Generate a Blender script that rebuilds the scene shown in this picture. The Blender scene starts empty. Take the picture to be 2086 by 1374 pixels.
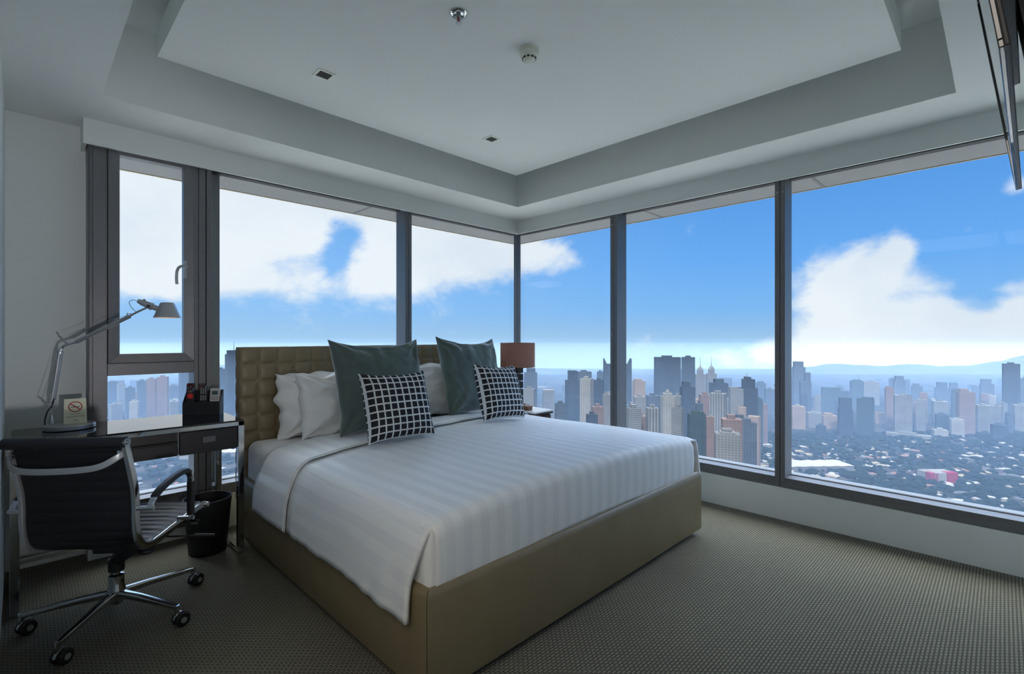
import bpy, bmesh, math, random
from mathutils import Vector, Matrix
C = bpy.context.scene.collection
PI = math.pi
S2 = math.sqrt(2)
EYE = 1.19                      # camera height above the carpet, metres
rnd = random.Random(7)

# ------------------------------------------------------------------ helpers
def sstep(a, b, x):
    t = max(0.0, min(1.0, (x - a) / (b - a))); return t * t * (3 - 2 * t)

def root_loc(p):
    while p.parent: p = p.parent
    return Vector(p.location)

class MB:
    """collects shapes and links them as ONE mesh object"""
    def __init__(s): s.v = []; s.f = []; s.m = []; s.uv = {}
    def add(s, vs, fs, mi=0, M=None, uvs=None):
        b = len(s.v)
        for q in vs:
            q = Vector(q)
            s.v.append(M @ q if M is not None else q)
        for k, fc in enumerate(fs):
            if uvs is not None: s.uv[len(s.f)] = uvs[k]
            s.f.append([b + i for i in fc]); s.m.append(mi)
        return s
    def box(s, x0, x1, y0, y1, z0, z1, mi=0, M=None):
        vs = [(x, y, z) for z in (z0, z1) for y in (y0, y1) for x in (x0, x1)]
        return s.add(vs, [(0, 2, 3, 1), (4, 5, 7, 6), (0, 1, 5, 4), (2, 6, 7, 3), (0, 4, 6, 2), (1, 3, 7, 5)], mi, M)
    def prism(s, poly, z0, z1, mi=0, M=None):
        n = len(poly)
        vs = [(p[0], p[1], z0) for p in poly] + [(p[0], p[1], z1) for p in poly]
        fs = [list(range(n))[::-1], list(range(n, 2 * n))] + [(i, (i + 1) % n, n + (i + 1) % n, n + i) for i in range(n)]
        return s.add(vs, fs, mi, M)
    def lathe(s, prof, n=32, c=(0, 0, 0), mi=0, M=None, cap0=True, cap1=True):
        vs = []; fs = []
        for r, z in prof:
            for k in range(n):
                a = 2 * PI * k / n
                vs.append((c[0] + r * math.cos(a), c[1] + r * math.sin(a), c[2] + z))
        for j in range(len(prof) - 1):
            for k in range(n):
                k2 = (k + 1) % n
                fs.append((j * n + k, j * n + k2, (j + 1) * n + k2, (j + 1) * n + k))
        if cap0: fs.append(list(range(n))[::-1])
        if cap1: fs.append([(len(prof) - 1) * n + k for k in range(n)])
        return s.add(vs, fs, mi, M)
    def cyl(s, p0, p1, r0, r1=None, n=20, mi=0):
        p0 = Vector(p0); p1 = Vector(p1); d = p1 - p0
        M = Matrix.Translation(p0) @ d.to_track_quat('Z', 'Y').to_matrix().to_4x4()
        return s.lathe([(r0, 0), (r0 if r1 is None else r1, d.length)], n, mi=mi, M=M)
    def sphere(s, c, r, n=12, mi=0, sz=1.0):
        prof = [(max(1e-5, r * math.sin(PI * k / n)), -r * sz * math.cos(PI * k / n)) for k in range(n + 1)]
        return s.lathe(prof, 2 * n, c, mi, cap0=False, cap1=False)
    def sweep(s, pts, sec, up=None, closed=False, mi=0, scale=None):
        """section polygon (a, b) swept along pts; a runs along side, b along the other axis"""
        pts = [Vector(p) for p in pts]; n = len(pts); m = len(sec); vs = []
        prevu = Vector(up) if up is not None else None
        for i, p in enumerate(pts):
            if closed: t = pts[(i + 1) % n] - pts[i - 1]
            else: t = pts[min(i + 1, n - 1)] - pts[max(i - 1, 0)]
            t.normalize()
            if prevu is None:
                prevu = Vector((0, 0, 1)) if abs(t.z) < .9 else Vector((1, 0, 0))
            if up is not None: u = Vector(up)
            else: u = prevu
            u = u - t * u.dot(t)
            if u.length < 1e-5: u = t.orthogonal()
            u.normalize(); w = t.cross(u); prevu = u
            k = scale[i] if scale else 1.0
            for a, b in sec: vs.append(p + u * a * k + w * b * k)
        fs = []
        for i in range(n if closed else n - 1):
            i2 = (i + 1) % n
            for j in range(m):
                j2 = (j + 1) % m
                fs.append((i * m + j, i * m + j2, i2 * m + j2, i2 * m + j))
        if not closed:
            fs.append(list(range(m))[::-1]); fs.append([(n - 1) * m + j for j in range(m)])
        return s.add(vs, fs, mi)
    def tube(s, pts, r, n=10, closed=False, mi=0):
        if isinstance(r, (list, tuple)): sc = [q / r[0] for q in r]; r = r[0]
        else: sc = None
        return s.sweep(pts, [(r * math.cos(2 * PI * k / n), r * math.sin(2 * PI * k / n)) for k in range(n)], None, closed, mi, sc)
    def grid(s, nu, nv, fn, mi=0, uvf=None, skip=None):
        vs = [fn(i / nu, j / nv) for j in range(nv + 1) for i in range(nu + 1)]
        fs = []; uvs = []
        for j in range(nv):
            for i in range(nu):
                if skip and skip(i, j): continue
                a = j * (nu + 1) + i
                fs.append((a, a + 1, a + nu + 2, a + nu + 1))
                if uvf: uvs.append([uvf(i / nu, j / nv), uvf((i + 1) / nu, j / nv), uvf((i + 1) / nu, (j + 1) / nv), uvf(i / nu, (j + 1) / nv)])
        return s.add(vs, fs, mi, None, uvs if uvf else None)
    def build(s, name, mats, parent=None, angle=40, bevel=0, seg=2, recalc=True, loc=None):
        if not isinstance(mats, (list, tuple)): mats = [mats]
        if parent is not None: L = root_loc(parent)
        elif loc is not None: L = Vector(loc)
        else:
            xs = [q.x for q in s.v]; ys = [q.y for q in s.v]; zs = [q.z for q in s.v]
            L = Vector(((min(xs) + max(xs)) / 2, (min(ys) + max(ys)) / 2, min(zs)))
        me = bpy.data.meshes.new(name)
        me.from_pydata([q - L for q in s.v], [], s.f)
        for m in mats: me.materials.append(m)
        me.polygons.foreach_set('material_index', s.m)
        if s.uv:
            ul = me.uv_layers.new(name='UVMap')
            for p in me.polygons:
                q = s.uv.get(p.index)
                if q:
                    for k, li in enumerate(p.loop_indices): ul.data[li].uv = q[k]
        if recalc:
            bm = bmesh.new(); bm.from_mesh(me); bmesh.ops.recalc_face_normals(bm, faces=bm.faces); bm.to_mesh(me); bm.free()
        if angle:
            me.polygons.foreach_set('use_smooth', [True] * len(me.polygons))
            me.set_sharp_from_angle(angle=math.radians(angle))
        me.update()
        o = bpy.data.objects.new(name, me); C.objects.link(o)
        if parent is not None: o.parent = parent
        else: o.location = L
        if bevel:
            b = o.modifiers.new('bevel', 'BEVEL'); b.width = bevel; b.segments = seg; b.limit_method = 'ANGLE'; b.angle_limit = math.radians(35)
        return o

def thing(name, label, cat, loc, group=None):
    o = bpy.data.objects.new(name, None); C.objects.link(o); o.location = loc
    o.empty_display_size = .05
    return tag(o, label, cat, group)
def tag(o, label, cat, group=None):
    o['label'] = label; o['category'] = cat
    if group: o['group'] = group
    return o
def struct(o, label=None):
    o['kind'] = 'structure'
    if label: o['label'] = label
    return o
def copy_tree(o, parent=None):
    c = o.copy(); C.objects.link(c)
    if parent is not None: c.parent = parent
    for ch in [q for q in o.children]: copy_tree(ch, c)
    return c
def arc(c, r, a0, a1, n, ax=(1, 0, 0), ay=(0, 0, 1)):
    c = Vector(c); ax = Vector(ax); ay = Vector(ay)
    return [c + ax * r * math.cos(a0 + (a1 - a0) * k / n) + ay * r * math.sin(a0 + (a1 - a0) * k / n) for k in range(n + 1)]
def catmull(pts, k=8):
    P = [Vector(p) for p in pts]; P = [2 * P[0] - P[1]] + P + [2 * P[-1] - P[-2]]; out = []
    for i in range(1, len(P) - 2):
        for j in range(k):
            t = j / k
            out.append(.5 * ((2 * P[i]) + (P[i + 1] - P[i - 1]) * t + (2 * P[i - 1] - 5 * P[i] + 4 * P[i + 1] - P[i + 2]) * t * t + (3 * P[i] - P[i - 1] - 3 * P[i + 1] + P[i + 2]) * t ** 3))
    out.append(P[-2]); return out
def rrect(w, h, r, n=4):
    out = []
    for cx, cy, a in ((w / 2 - r, h / 2 - r, 0), (-w / 2 + r, h / 2 - r, PI / 2), (-w / 2 + r, -h / 2 + r, PI), (w / 2 - r, -h / 2 + r, 1.5 * PI)):
        for k in range(n + 1):
            out.append((cx + r * math.cos(a + PI / 2 * k / n), cy + r * math.sin(a + PI / 2 * k / n)))
    return out

# ------------------------------------------------------------------ materials
class NT:
    def __init__(s, nt): s.nt = nt; s.n = nt.nodes; s.l = nt.links
    def new(s, t, **kw):
        nd = s.n.new(t)
        for k, v in kw.items():
            if k == 'i':
                for kk, vv in v.items():
                    if hasattr(vv, 'is_linked') or isinstance(vv, bpy.types.NodeSocket): s.l.new(vv, nd.inputs[kk])
                    else: nd.inputs[kk].default_value = vv
            else: setattr(nd, k, v)
        return nd
    def math(s, op, a, b=0.0, c=None, clamp=False):
        i = {0: a, 1: b}
        if c is not None: i[2] = c
        return s.new('ShaderNodeMath', operation=op, use_clamp=clamp, i=i).outputs[0]
    def mix(s, f, a, b, blend='MIX'):
        nd = s.new('ShaderNodeMix', data_type='RGBA', blend_type=blend)
        for k, v in ((0, f), (6, a), (7, b)):
            if isinstance(v, bpy.types.NodeSocket): s.l.new(v, nd.inputs[k])
            else: nd.inputs[k].default_value = (*v, 1) if isinstance(v, tuple) and len(v) == 3 else v
        return nd.outputs[2]
    def ramp(s, f, stops, interp='LINEAR'):
        nd = s.new('ShaderNodeValToRGB'); cr = nd.color_ramp; cr.interpolation = interp
        while len(cr.elements) < len(stops): cr.elements.new(0.5)
        for e, (p, c) in zip(cr.elements, stops): e.position = p; e.color = (*c, 1) if len(c) == 3 else c
        s.l.new(f, nd.inputs[0]); return nd.outputs[0]

def M(name, col=(.5, .5, .5), rough=.5, metal=0, noise=0, nscale=20, bump=0, bscale=60, sheen=0, coat=0, spec=.5, emit=None, estr=0, rvar=0):
    m = bpy.data.materials.new(name); m.use_nodes = True
    t = NT(m.node_tree); p = t.n['Principled BSDF']
    p.inputs['Base Color'].default_value = (*col, 1); p.inputs['Roughness'].default_value = rough
    p.inputs['Metallic'].default_value = metal; p.inputs['Specular IOR Level'].default_value = spec
    if sheen: p.inputs['Sheen Weight'].default_value = sheen; p.inputs['Sheen Roughness'].default_value = .4
    if coat: p.inputs['Coat Weight'].default_value = coat; p.inputs['Coat Roughness'].default_value = .05
    if emit: p.inputs['Emission Color'].default_value = (*emit, 1); p.inputs['Emission Strength'].default_value = estr
    tc = t.new('ShaderNodeTexCoord').outputs['Object']
    if noise or rvar:
        nz = t.new('ShaderNodeTexNoise', i={'Vector': tc, 'Scale': nscale, 'Detail': 3.0}).outputs['Fac']
        if noise:
            lo = tuple(c * (1 - noise) for c in col); hi = tuple(min(1, c * (1 + noise)) for c in col)
            t.l.new(t.ramp(nz, [(.3, lo), (.7, hi)]), p.inputs['Base Color'])
        if rvar: t.l.new(t.math('MULTIPLY_ADD', nz, rvar, rough - rvar / 2), p.inputs['Roughness'])
    if bump:
        bz = t.new('ShaderNodeTexNoise', i={'Vector': tc, 'Scale': bscale, 'Detail': 4.0}).outputs['Fac']
        b = t.new('ShaderNodeBump', i={'Height': bz, 'Strength': bump, 'Distance': .002})
        t.l.new(b.outputs[0], p.inputs['Normal'])
    return m

MAT = {}
MAT['paint'] = M('white_paint', (.73, .76, .74), .75, bump=.04, bscale=140)
MAT['ceil'] = M('ceiling_paint', (.76, .79, .77), .8, bump=.03, bscale=120)
MAT['frame'] = M('grey_frame_paint', (.17, .173, .182), .42, metal=.3, noise=.05, nscale=30)
MAT['gasket'] = M('black_rubber', (.012, .012, .013), .6)
MAT['ledge'] = M('outer_aluminium', (.22, .235, .25), .5, metal=.2)
MAT['canopy'] = M('canopy_panel', (.36, .36, .36), .7)
MAT['chrome'] = M('chrome', (.62, .63, .64), .09, metal=1, rvar=.05)
MAT['alu'] = M('satin_aluminium', (.42, .44, .455), .32, metal=.55, rvar=.08)
MAT['blackleather'] = M('black_leather', (.009, .009, .0105), .45, bump=.15, bscale=300)
MAT['blackplastic'] = M('black_plastic', (.015, .015, .017), .45)
MAT['blackbin'] = M('matt_black_bin', (.012, .012, .014), .55, bump=.05, bscale=80)
MAT['blackwood'] = M('black_lacquer', (.018, .016, .018), .35, noise=.15, nscale=8)
MAT['blackglass'] = M('black_glass', (.006, .007, .009), .02, spec=.9)
MAT['leather'] = M('tan_leather', (.235, .185, .105), .40, noise=.06, nscale=9, bump=.12, bscale=220)
MAT['linen'] = M('white_linen', (.88, .88, .88), .7, bump=.08, bscale=400, sheen=.15)
MAT['velvet'] = M('dark_green_velvet', (.10, .14, .125), .8, noise=.12, nscale=7, sheen=.8)
MAT['card'] = M('cream_card', (.78, .76, .56), .7)
MAT['red'] = M('red_print', (.42, .015, .02), .5)
MAT['redkey'] = M('red_key', (.55, .02, .02), .4)
MAT['ink'] = M('dark_ink', (.03, .035, .04), .6)
MAT['greyink'] = M('grey_ink', (.22, .24, .24), .6)
MAT['whitekey'] = M('white_key', (.6, .62, .62), .5)
MAT['yellowkey'] = M('yellow_key', (.7, .6, .08), .5)
MAT['bluekey'] = M('blue_key', (.08, .1, .5), .5)
MAT['greyremote'] = M('silver_plastic', (.5, .5, .52), .5)
MAT['lcd'] = M('grey_green_display', (.07, .12, .10), .2)
MAT['wood'] = M('brown_wood', (.20, .085, .035), .45, noise=.3, nscale=14)
MAT['darkwood'] = M('dark_wood', (.05, .028, .018), .4, noise=.3, nscale=12)
MAT['smokeglass'] = M('smoked_glass_block', (.03, .033, .036), .08, spec=.8)
MAT['tabletop'] = M('white_glass_top', (.7, .74, .74), .08)
MAT['detector'] = M('cream_plastic', (.74, .77, .68), .5)
MAT['dark'] = M('dark_void', (.01, .01, .01), .7)
MAT['bulbred'] = M('red_glass_bulb', (.35, .03, .015), .15)
MAT['warmbulb'] = M('warm_bulb', (1, .8, .55), .5, emit=(1, .55, .22), estr=14)
MAT['beads'] = M('dark_steel_beads', (.14, .145, .15), .35, metal=.6)
MAT['deskbulb'] = M('desk_lamp_bulb', (1, .8, .55), .5, emit=(1, .55, .22), estr=22)
MAT['shadein'] = M('lamp_inner', (.8, .75, .68), .5)
MAT['screen'] = M('tv_screen', (.004, .004, .005), .03, spec=.7)
MAT['gold'] = M('gold_edge', (.45, .36, .2), .4, metal=.6)

def glass_mat():
    m = bpy.data.materials.new('window_glass'); m.use_nodes = True; t = NT(m.node_tree)
    t.n.remove(t.n['Principled BSDF'])
    tr = t.new('ShaderNodeBsdfTransparent'); tr.inputs[0].default_value = (.95, .97, .97, 1)
    gl = t.new('ShaderNodeBsdfGlossy'); gl.inputs['Roughness'].default_value = .0
    fr = t.new('ShaderNodeFresnel'); fr.inputs[0].default_value = 1.35
    fac = t.math('MULTIPLY', fr.outputs[0], .4)
    mx = t.new('ShaderNodeMixShader'); t.l.new(fac, mx.inputs[0]); t.l.new(tr.outputs[0], mx.inputs[1]); t.l.new(gl.outputs[0], mx.inputs[2])
    t.l.new(mx.outputs[0], t.n['Material Output'].inputs[0]); return m
MAT['glass'] = glass_mat()

def carpet_mat():
    m = bpy.data.materials.new('woven_carpet'); m.use_nodes = True; t = NT(m.node_tree); p = t.n['Principled BSDF']
    tc = t.new('ShaderNodeTexCoord').outputs['Object']
    mp = t.new('ShaderNodeMapping', i={'Vector': tc}); mp.inputs['Scale'].default_value = (1, 1, 1)
    br = t.new('ShaderNodeTexBrick', i={'Vector': mp.outputs[0], 'Scale': 1.0, 'Mortar Size': .0035, 'Mortar Smooth': .5, 'Brick Width': .024, 'Row Height': .0125})
    br.inputs['Color1'].default_value = (.25, .237, .165, 1); br.inputs['Color2'].default_value = (.22, .211, .15, 1); br.inputs['Mortar'].default_value = (.085, .075, .055, 1)
    nz = t.new('ShaderNodeTexNoise', i={'Vector': tc, 'Scale': 1.3, 'Detail': 4.0}).outputs['Fac']
    fz = t.new('ShaderNodeTexNoise', i={'Vector': tc, 'Scale': 350.0, 'Detail': 2.0}).outputs['Fac']
    c = t.mix(1.0, br.outputs['Color'], t.ramp(nz, [(.3, (.85, .85, .85)), (.7, (1.1, 1.1, 1.1))]), 'MULTIPLY')
    c = t.mix(1.0, c, t.ramp(fz, [(.3, (.7, .7, .7)), (.7, (1.25, 1.25, 1.25))]), 'MULTIPLY')
    t.l.new(c, p.inputs['Base Color']); p.inputs['Roughness'].default_value = .95; p.inputs['Specular IOR Level'].default_value = .15
    p.inputs['Sheen Weight'].default_value = .1
    h = t.math('ADD', t.math('MULTIPLY', br.outputs['Fac'], -1.0), t.math('MULTIPLY', fz, .5))
    b = t.new('ShaderNodeBump', i={'Height': h, 'Strength': .7, 'Distance': .004}); t.l.new(b.outputs[0], p.inputs['Normal'])
    return m
MAT['carpet'] = carpet_mat()

def stripe_mat():           # damask stripes woven into the duvet cover; u runs across the bed in metres
    m = bpy.data.materials.new('striped_satin'); m.use_nodes = True; t = NT(m.node_tree); p = t.n['Principled BSDF']
    uv = t.new('ShaderNodeUVMap').outputs[0]
    x = t.new('ShaderNodeSeparateXYZ', i={0: uv}).outputs[0]
    f = t.math('FRACT', t.math('DIVIDE', x, .078))
    s = t.math('GREATER_THAN', f, .5)
    t.l.new(t.mix(s, (.89, .90, .90), (.83, .84, .85)), p.inputs['Base Color'])
    t.l.new(t.math('MULTIPLY_ADD', s, .3, .38), p.inputs['Roughness'])
    p.inputs['Sheen Weight'].default_value = .1
    tc = t.new('ShaderNodeTexCoord').outputs['Object']
    bz = t.new('ShaderNodeTexNoise', i={'Vector': tc, 'Scale': 9.0, 'Detail': 4.0}).outputs['Fac']
    b = t.new('ShaderNodeBump', i={'Height': bz, 'Strength': .25, 'Distance': .01}); t.l.new(b.outputs[0], p.inputs['Normal'])
    return m
MAT['satin'] = stripe_mat()

def check_mat():            # white grid lines on black, ten by ten squares
    m = bpy.data.materials.new('checked_cotton'); m.use_nodes = True; t = NT(m.node_tree); p = t.n['Principled BSDF']
    uv = t.new('ShaderNodeUVMap').outputs[0]
    sp = t.new('ShaderNodeSeparateXYZ', i={0: uv})
    def line(o, n):
        f = t.math('FRACT', t.math('MULTIPLY', o, n)); return t.math('LESS_THAN', f, .21)
    g = t.math('MAXIMUM', line(sp.outputs[0], 10.0), line(sp.outputs[1], 10.0))
    t.l.new(t.mix(g, (.012, .012, .016), (.74, .76, .76)), p.inputs['Base Color']); p.inputs['Roughness'].default_value = .8
    return m
MAT['check'] = check_mat()

def shade_mat(name, col, trans):
    m = bpy.data.materials.new(name); m.use_nodes = True; t = NT(m.node_tree); t.n.remove(t.n['Principled BSDF'])
    d = t.new('ShaderNodeBsdfDiffuse'); d.inputs[0].default_value = (*col, 1)
    tr = t.new('ShaderNodeBsdfTranslucent'); tr.inputs[0].default_value = (*trans, 1)
    mx = t.new('ShaderNodeMixShader'); mx.inputs[0].default_value = .35
    t.l.new(d.outputs[0], mx.inputs[1]); t.l.new(tr.outputs[0], mx.inputs[2]); t.l.new(mx.outputs[0], t.n['Material Output'].inputs[0]); return m
MAT['shade'] = shade_mat('brown_fabric_shade', (.42, .27, .22), (.42, .22, .14))
# ------------------------------------------------------------------ the room
XL, XR, YB, YN = -.058, 3.50, 3.43, -.32     # left wall, right low wall, back low wall, near wall
YW = 3.56                                    # wall beside the casement, set back
GX, GY = 3.615, 3.54                         # glass planes
ZS, ZC, ZP = 2.337, 2.72, 2.53               # soffit, coffer, hanging panel
FB = .21; FT = .275                          # low wall top, sill rail top
HD = 2.228                                   # window head

struct(MB().box(-1.7, XR + .12, YN - .1, YW + .1, -.08, 0).build('floor', MAT['carpet'], angle=0), 'patterned olive brown woven carpet')
b = MB()
b.box(-1.7, XR + .25, YN - .1, YW + .2, ZC, ZC + .1)
x0, x1, y0, y1 = .27, 3.10, .155, 3.03
b.box(-1.7, x0, YN, YW, ZS, ZC); b.box(x1, XR - .02, YN, YW, ZS, ZC)
b.box(x0, x1, YN, y0, ZS, ZC); b.box(x0, x1, y1, YB - .025, ZS, ZC)
struct(b.build('ceiling', MAT['ceil'], angle=0), 'painted coffered ceiling with a lower soffit round it')
b = MB(); b.box(.46, 2.905, .335, 2.855, ZP, ZP + .135); b.box(.62, 2.75, .5, 2.70, ZP + .135, ZC)
struct(b.build('trim_1', MAT['ceil'], angle=0), 'raised rectangular panel hung below the coffer')
# pelmet boards hiding the blind pockets
b = MB(); b.box(.229, 3.48, 3.39, 3.405, 2.205, ZS); b.box(.229, .244, 3.405, YW, 2.205, ZS)
struct(b.build('trim_2', MAT['paint'], angle=0), 'white pelmet board over the back windows')
b = MB(); b.box(3.465, 3.48, YN, 3.39, 2.205, ZS)
struct(b.build('trim_3', MAT['paint'], angle=0), 'white pelmet board over the right windows')
# lintels above the windows, in the pocket behind the pelmets
struct(MB().box(.25, GX + .1, YW, YW + .12, HD + .05, ZC + .1).build('trim_4', MAT['paint'], angle=0))
struct(MB().box(GX, GX + .12, YN - .1, YW + .12, HD + .05, ZC + .1).build('trim_5', MAT['paint'], angle=0))
# walls
struct(MB().box(XL - .12, XL, 1.15, YW + .1, 0, ZC).build('wall_left', MAT['paint'], angle=0), 'plain white wall beside the desk')
b = MB(); b.box(XL, .25, YW, YW + .1, 0, ZC); b.box(.25, GX, YB, YB + .16, 0, FB)
struct(b.build('wall_back', MAT['paint'], angle=0), 'white wall behind the desk and below the back windows')
struct(MB().box(XR, XR + .16, YN, YB, 0, FB).build('wall_right', MAT['paint'], angle=0), 'white low wall below the right windows')
struct(MB().box(-1.7, XR + .25, YN - .12, YN, 0, ZC).build('wall_near', MAT['paint'], angle=0))
b = MB(); b.box(-1.72, -1.6, YN, 1.15, 0, ZC); b.box(-1.7, XL - .1, 1.15, 1.27, 0, ZC)
struct(b.build('wall_hall', MAT['paint'], angle=0))

def window(n, label):
    o = bpy.data.objects.new('window_%d' % n, None); C.objects.link(o); o['kind'] = 'structure'; o['label'] = label
    return o
F = MAT['frame']
def rail_back(w, xa, xb):
    b = MB(); b.box(xa, xb, YB, YB + .012, FB, FT - .028); b.box(xa, xb, YB + .006, GY - .012, FB, FT); b.build('sill_rail', F, w, 0, .002)
    MB().box(xa, xb, GY - .035, GY + .02, HD, HD + .06).build('head_rail', MAT['gasket'], w, 0)
    MB().box(xa, xb, GY - .012, GY + .012, FT - .01, FT + .004).build('gasket', MAT['gasket'], w, 0)
def rail_right(w, ya, yb):
    b = MB(); b.box(XR, XR + .012, ya, yb, FB, FT - .028); b.box(XR + .006, GX - .012, ya, yb, FB, FT); b.build('sill_rail', F, w, 0, .002)
    MB().box(GX - .035, GX + .02, ya, yb, HD, HD + .06).build('head_rail', MAT['gasket'], w, 0)
    MB().box(GX - .012, GX + .012, ya, yb, FT - .01, FT + .004).build('gasket', MAT['gasket'], w, 0)
def pane_back(w, xa, xb, za, zb, y=GY):
    MB().add([(xa, y, za), (xb, y, za), (xb, y, zb), (xa, y, zb)], [(0, 1, 2, 3)]).build('pane', MAT['glass'], w, 0)
def pane_right(w, ya, yb, za, zb):
    MB().add([(GX, ya, za), (GX, yb, za), (GX, yb, zb), (GX, ya, zb)], [(0, 1, 2, 3)]).build('pane', MAT['glass'], w, 0)
def screws(w, pts, axis):
    for p in pts:
        p = Vector(p); MB().cyl(p, p + Vector(axis) * .004, .005, n=10).build('screw', MAT['alu'], w)
ZT = 2.28
# casement window with a fixed light under it
w = window(1, 'grey framed casement window over a fixed light, by the desk')
b = MB(); b.box(.25, .331, YB, YW, FB, ZT); b.build('jamb', F, w, 0, .003)
b = MB(); b.box(.7326, .7555, YB, GY + .03, FB, ZT); b.box(.7585, .795, YB + .004, GY + .03, FB, ZT); b.box(.799, .828, YB, GY + .03, FB, ZT)
b.build('mullion', F, w, 0, .002)
MB().box(.331, .7326, YB, GY + .03, .978, 1.045).build('transom', F, w, 0, .002)
b = MB(); xa, xb, za, zb = .3325, .7312, 1.0465, ZT - .04; e = .05
ya, yb = YB - .012, YB + .05
for q in ([(xa, za), (xb, za), (xb - e, za + e), (xa + e, za + e)], [(xb, za), (xb, zb), (xb - e, zb - e), (xb - e, za + e)],
          [(xb, zb), (xa, zb), (xa + e, zb - e), (xb - e, zb - e)], [(xa, zb), (xa, za), (xa + e, za + e), (xa + e, zb - e)]):
    vs = [(x, ya if (x in (xa, xb) or z in (za, zb)) else ya + .006, z) for x, z in q] + [(x, yb, z) for x, z in q]
    b.add(vs, [(0, 1, 2, 3), (7, 6, 5, 4), (0, 4, 5, 1), (1, 5, 6, 2), (2, 6, 7, 3), (3, 7, 4, 0)])
sash = b.build('sash', F, w, 0, .0015)
b = MB()
for q in ((.331, .35, 1.045, ZT), (.714, .7326, 1.045, ZT), (.331, .7326, 1.045, 1.064), (.331, .7326, ZT - .06, ZT)): b.box(q[0], q[1], yb, yb + .03, q[2], q[3])
b.build('rebate', MAT['gasket'], w, 0)
MB().add([(xa + e, yb - .01, za + e), (xb - e, yb - .01, za + e), (xb - e, yb - .01, zb - e), (xa + e, yb - .01, zb - e)], [(0, 1, 2, 3)]).build('pane', MAT['glass'], sash, 0)
b = MB(); b.box(.676, .692, ya - .012, ya, 1.535, 1.64)           # casement handle: plate, neck and a lever curling down
b.cyl((.684, ya - .01, 1.60), (.684, ya - .042, 1.60), .009)
b.sweep(catmull([(.690, ya - .042, 1.602), (.672, ya - .044, 1.603), (.650, ya - .046, 1.597), (.637, ya - .047, 1.572), (.634, ya - .047, 1.53), (.636, ya - .047, 1.495)], 6), rrect(.011, .015, .004), up=(0, 1, 0))
b.build('handle', MAT['alu'], sash, 50)
rail_back(w, .331, .7326); pane_back(w, .331, .7326, FT, .978)
w = window(2, 'large fixed pane behind the left half of the headboard')
rail_back(w, .828, 2.207); pane_back(w, .828, 2.207, FT, HD)
b = MB(); b.box(2.207, 2.2355, YB, GY + .03, FB, ZT); b.box(2.2385, 2.267, YB, GY + .03, FB, ZT); b.build('mullion', F, w, 0, .002)
screws(w, [(2.253, YB, 2.13), (2.253, YB, 1.24)], (0, -1, 0))
MB().box(.835, .905, GY + .03, GY + .14, FB, HD + .06).build('outer_fin', MAT['ledge'], w, 0)
w = window(3, 'narrow fixed pane left of the corner post')
rail_back(w, 2.267, 3.56); pane_back(w, 2.267, 3.56, FT, HD)
b = MB(); b.box(3.56, 3.612, 3.485, 3.537, FB, ZT); b.build('corner_post', F, w, 0, .004)
w = window(4, 'narrow fixed pane right of the corner post')
rail_right(w, 2.333, 3.485); pane_right(w, 2.333, 3.485, FT, HD)
b = MB(); b.box(XR, GX + .03, 2.267, 2.2985, FB, ZT); b.box(XR, GX + .03, 2.3015, 2.333, FB, ZT); b.build('mullion', F, w, 0, .002)
screws(w, [(XR, 2.318, 2.13), (XR, 2.318, 1.21)], (-1, 0, 0))
w = window(5, 'middle fixed pane of the right wall')
rail_right(w, 1.06, 2.267); pane_right(w, 1.06, 2.267, FT, HD)
b = MB(); b.box(XR, GX + .03, .9987, 1.0275, FB, ZT); b.box(XR, GX + .03, 1.0305, 1.06, FB, ZT); b.build('mullion', F, w, 0, .002)
screws(w, [(XR, 1.012, 2.135), (XR, 1.046, 2.135)], (-1, 0, 0))
w = window(6, 'wide fixed pane nearest the camera on the right wall')
rail_right(w, YN, .9987); pane_right(w, YN, .9987, FT, HD)
# the facade outside: ledges and the canopy edge overhead
b = MB(); b.box(GX + .012, GX + .115, YN - .1, GY + .1, FT - .09, FT - .006); b.box(.25, GX + .115, GY + .012, GY + .115, FT - .09, FT - .006)
struct(b.build('trim_6', MAT['ledge'], angle=0), 'outer aluminium window ledge')
def canopy(name, pts, edge, seams):
    o = bpy.data.objects.new(name, None); C.objects.link(o); struct(o)
    MB().prism(pts, 2.30, 2.42).build('soffit_panel', MAT['canopy'], o, 0)
    MB().prism(edge, 2.296, 2.43).build('edge_strip', MAT['gold'], o, 0)
    for q in seams: MB().prism(q, 2.297, 2.3).build('seam', MAT['frame'], o, 0)
canopy('trim_7', [(GX + .13, -1.2), (4.2, -1.2), (4.2, 4.12), (GX + .13, GY + .14)], [(4.2, -1.2), (4.215, -1.2), (4.215, 4.135), (4.2, 4.12)],
       [[(GX + .13, .93), (4.2, .93), (4.2, .95), (GX + .13, .95)], [(GX + .13, 2.22), (4.2, 2.22), (4.2, 2.24), (GX + .13, 2.24)]])
canopy('trim_8', [(-.3, YW + .13), (GX + .13, GY + .14), (4.2, 4.12), (-.3, 4.12)], [(-.3, 4.12), (4.2, 4.12), (4.215, 4.135), (-.3, 4.135)],
       [[(2.1, YW + .13), (2.12, YW + .13), (2.12, 4.12), (2.1, 4.12)]])

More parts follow.
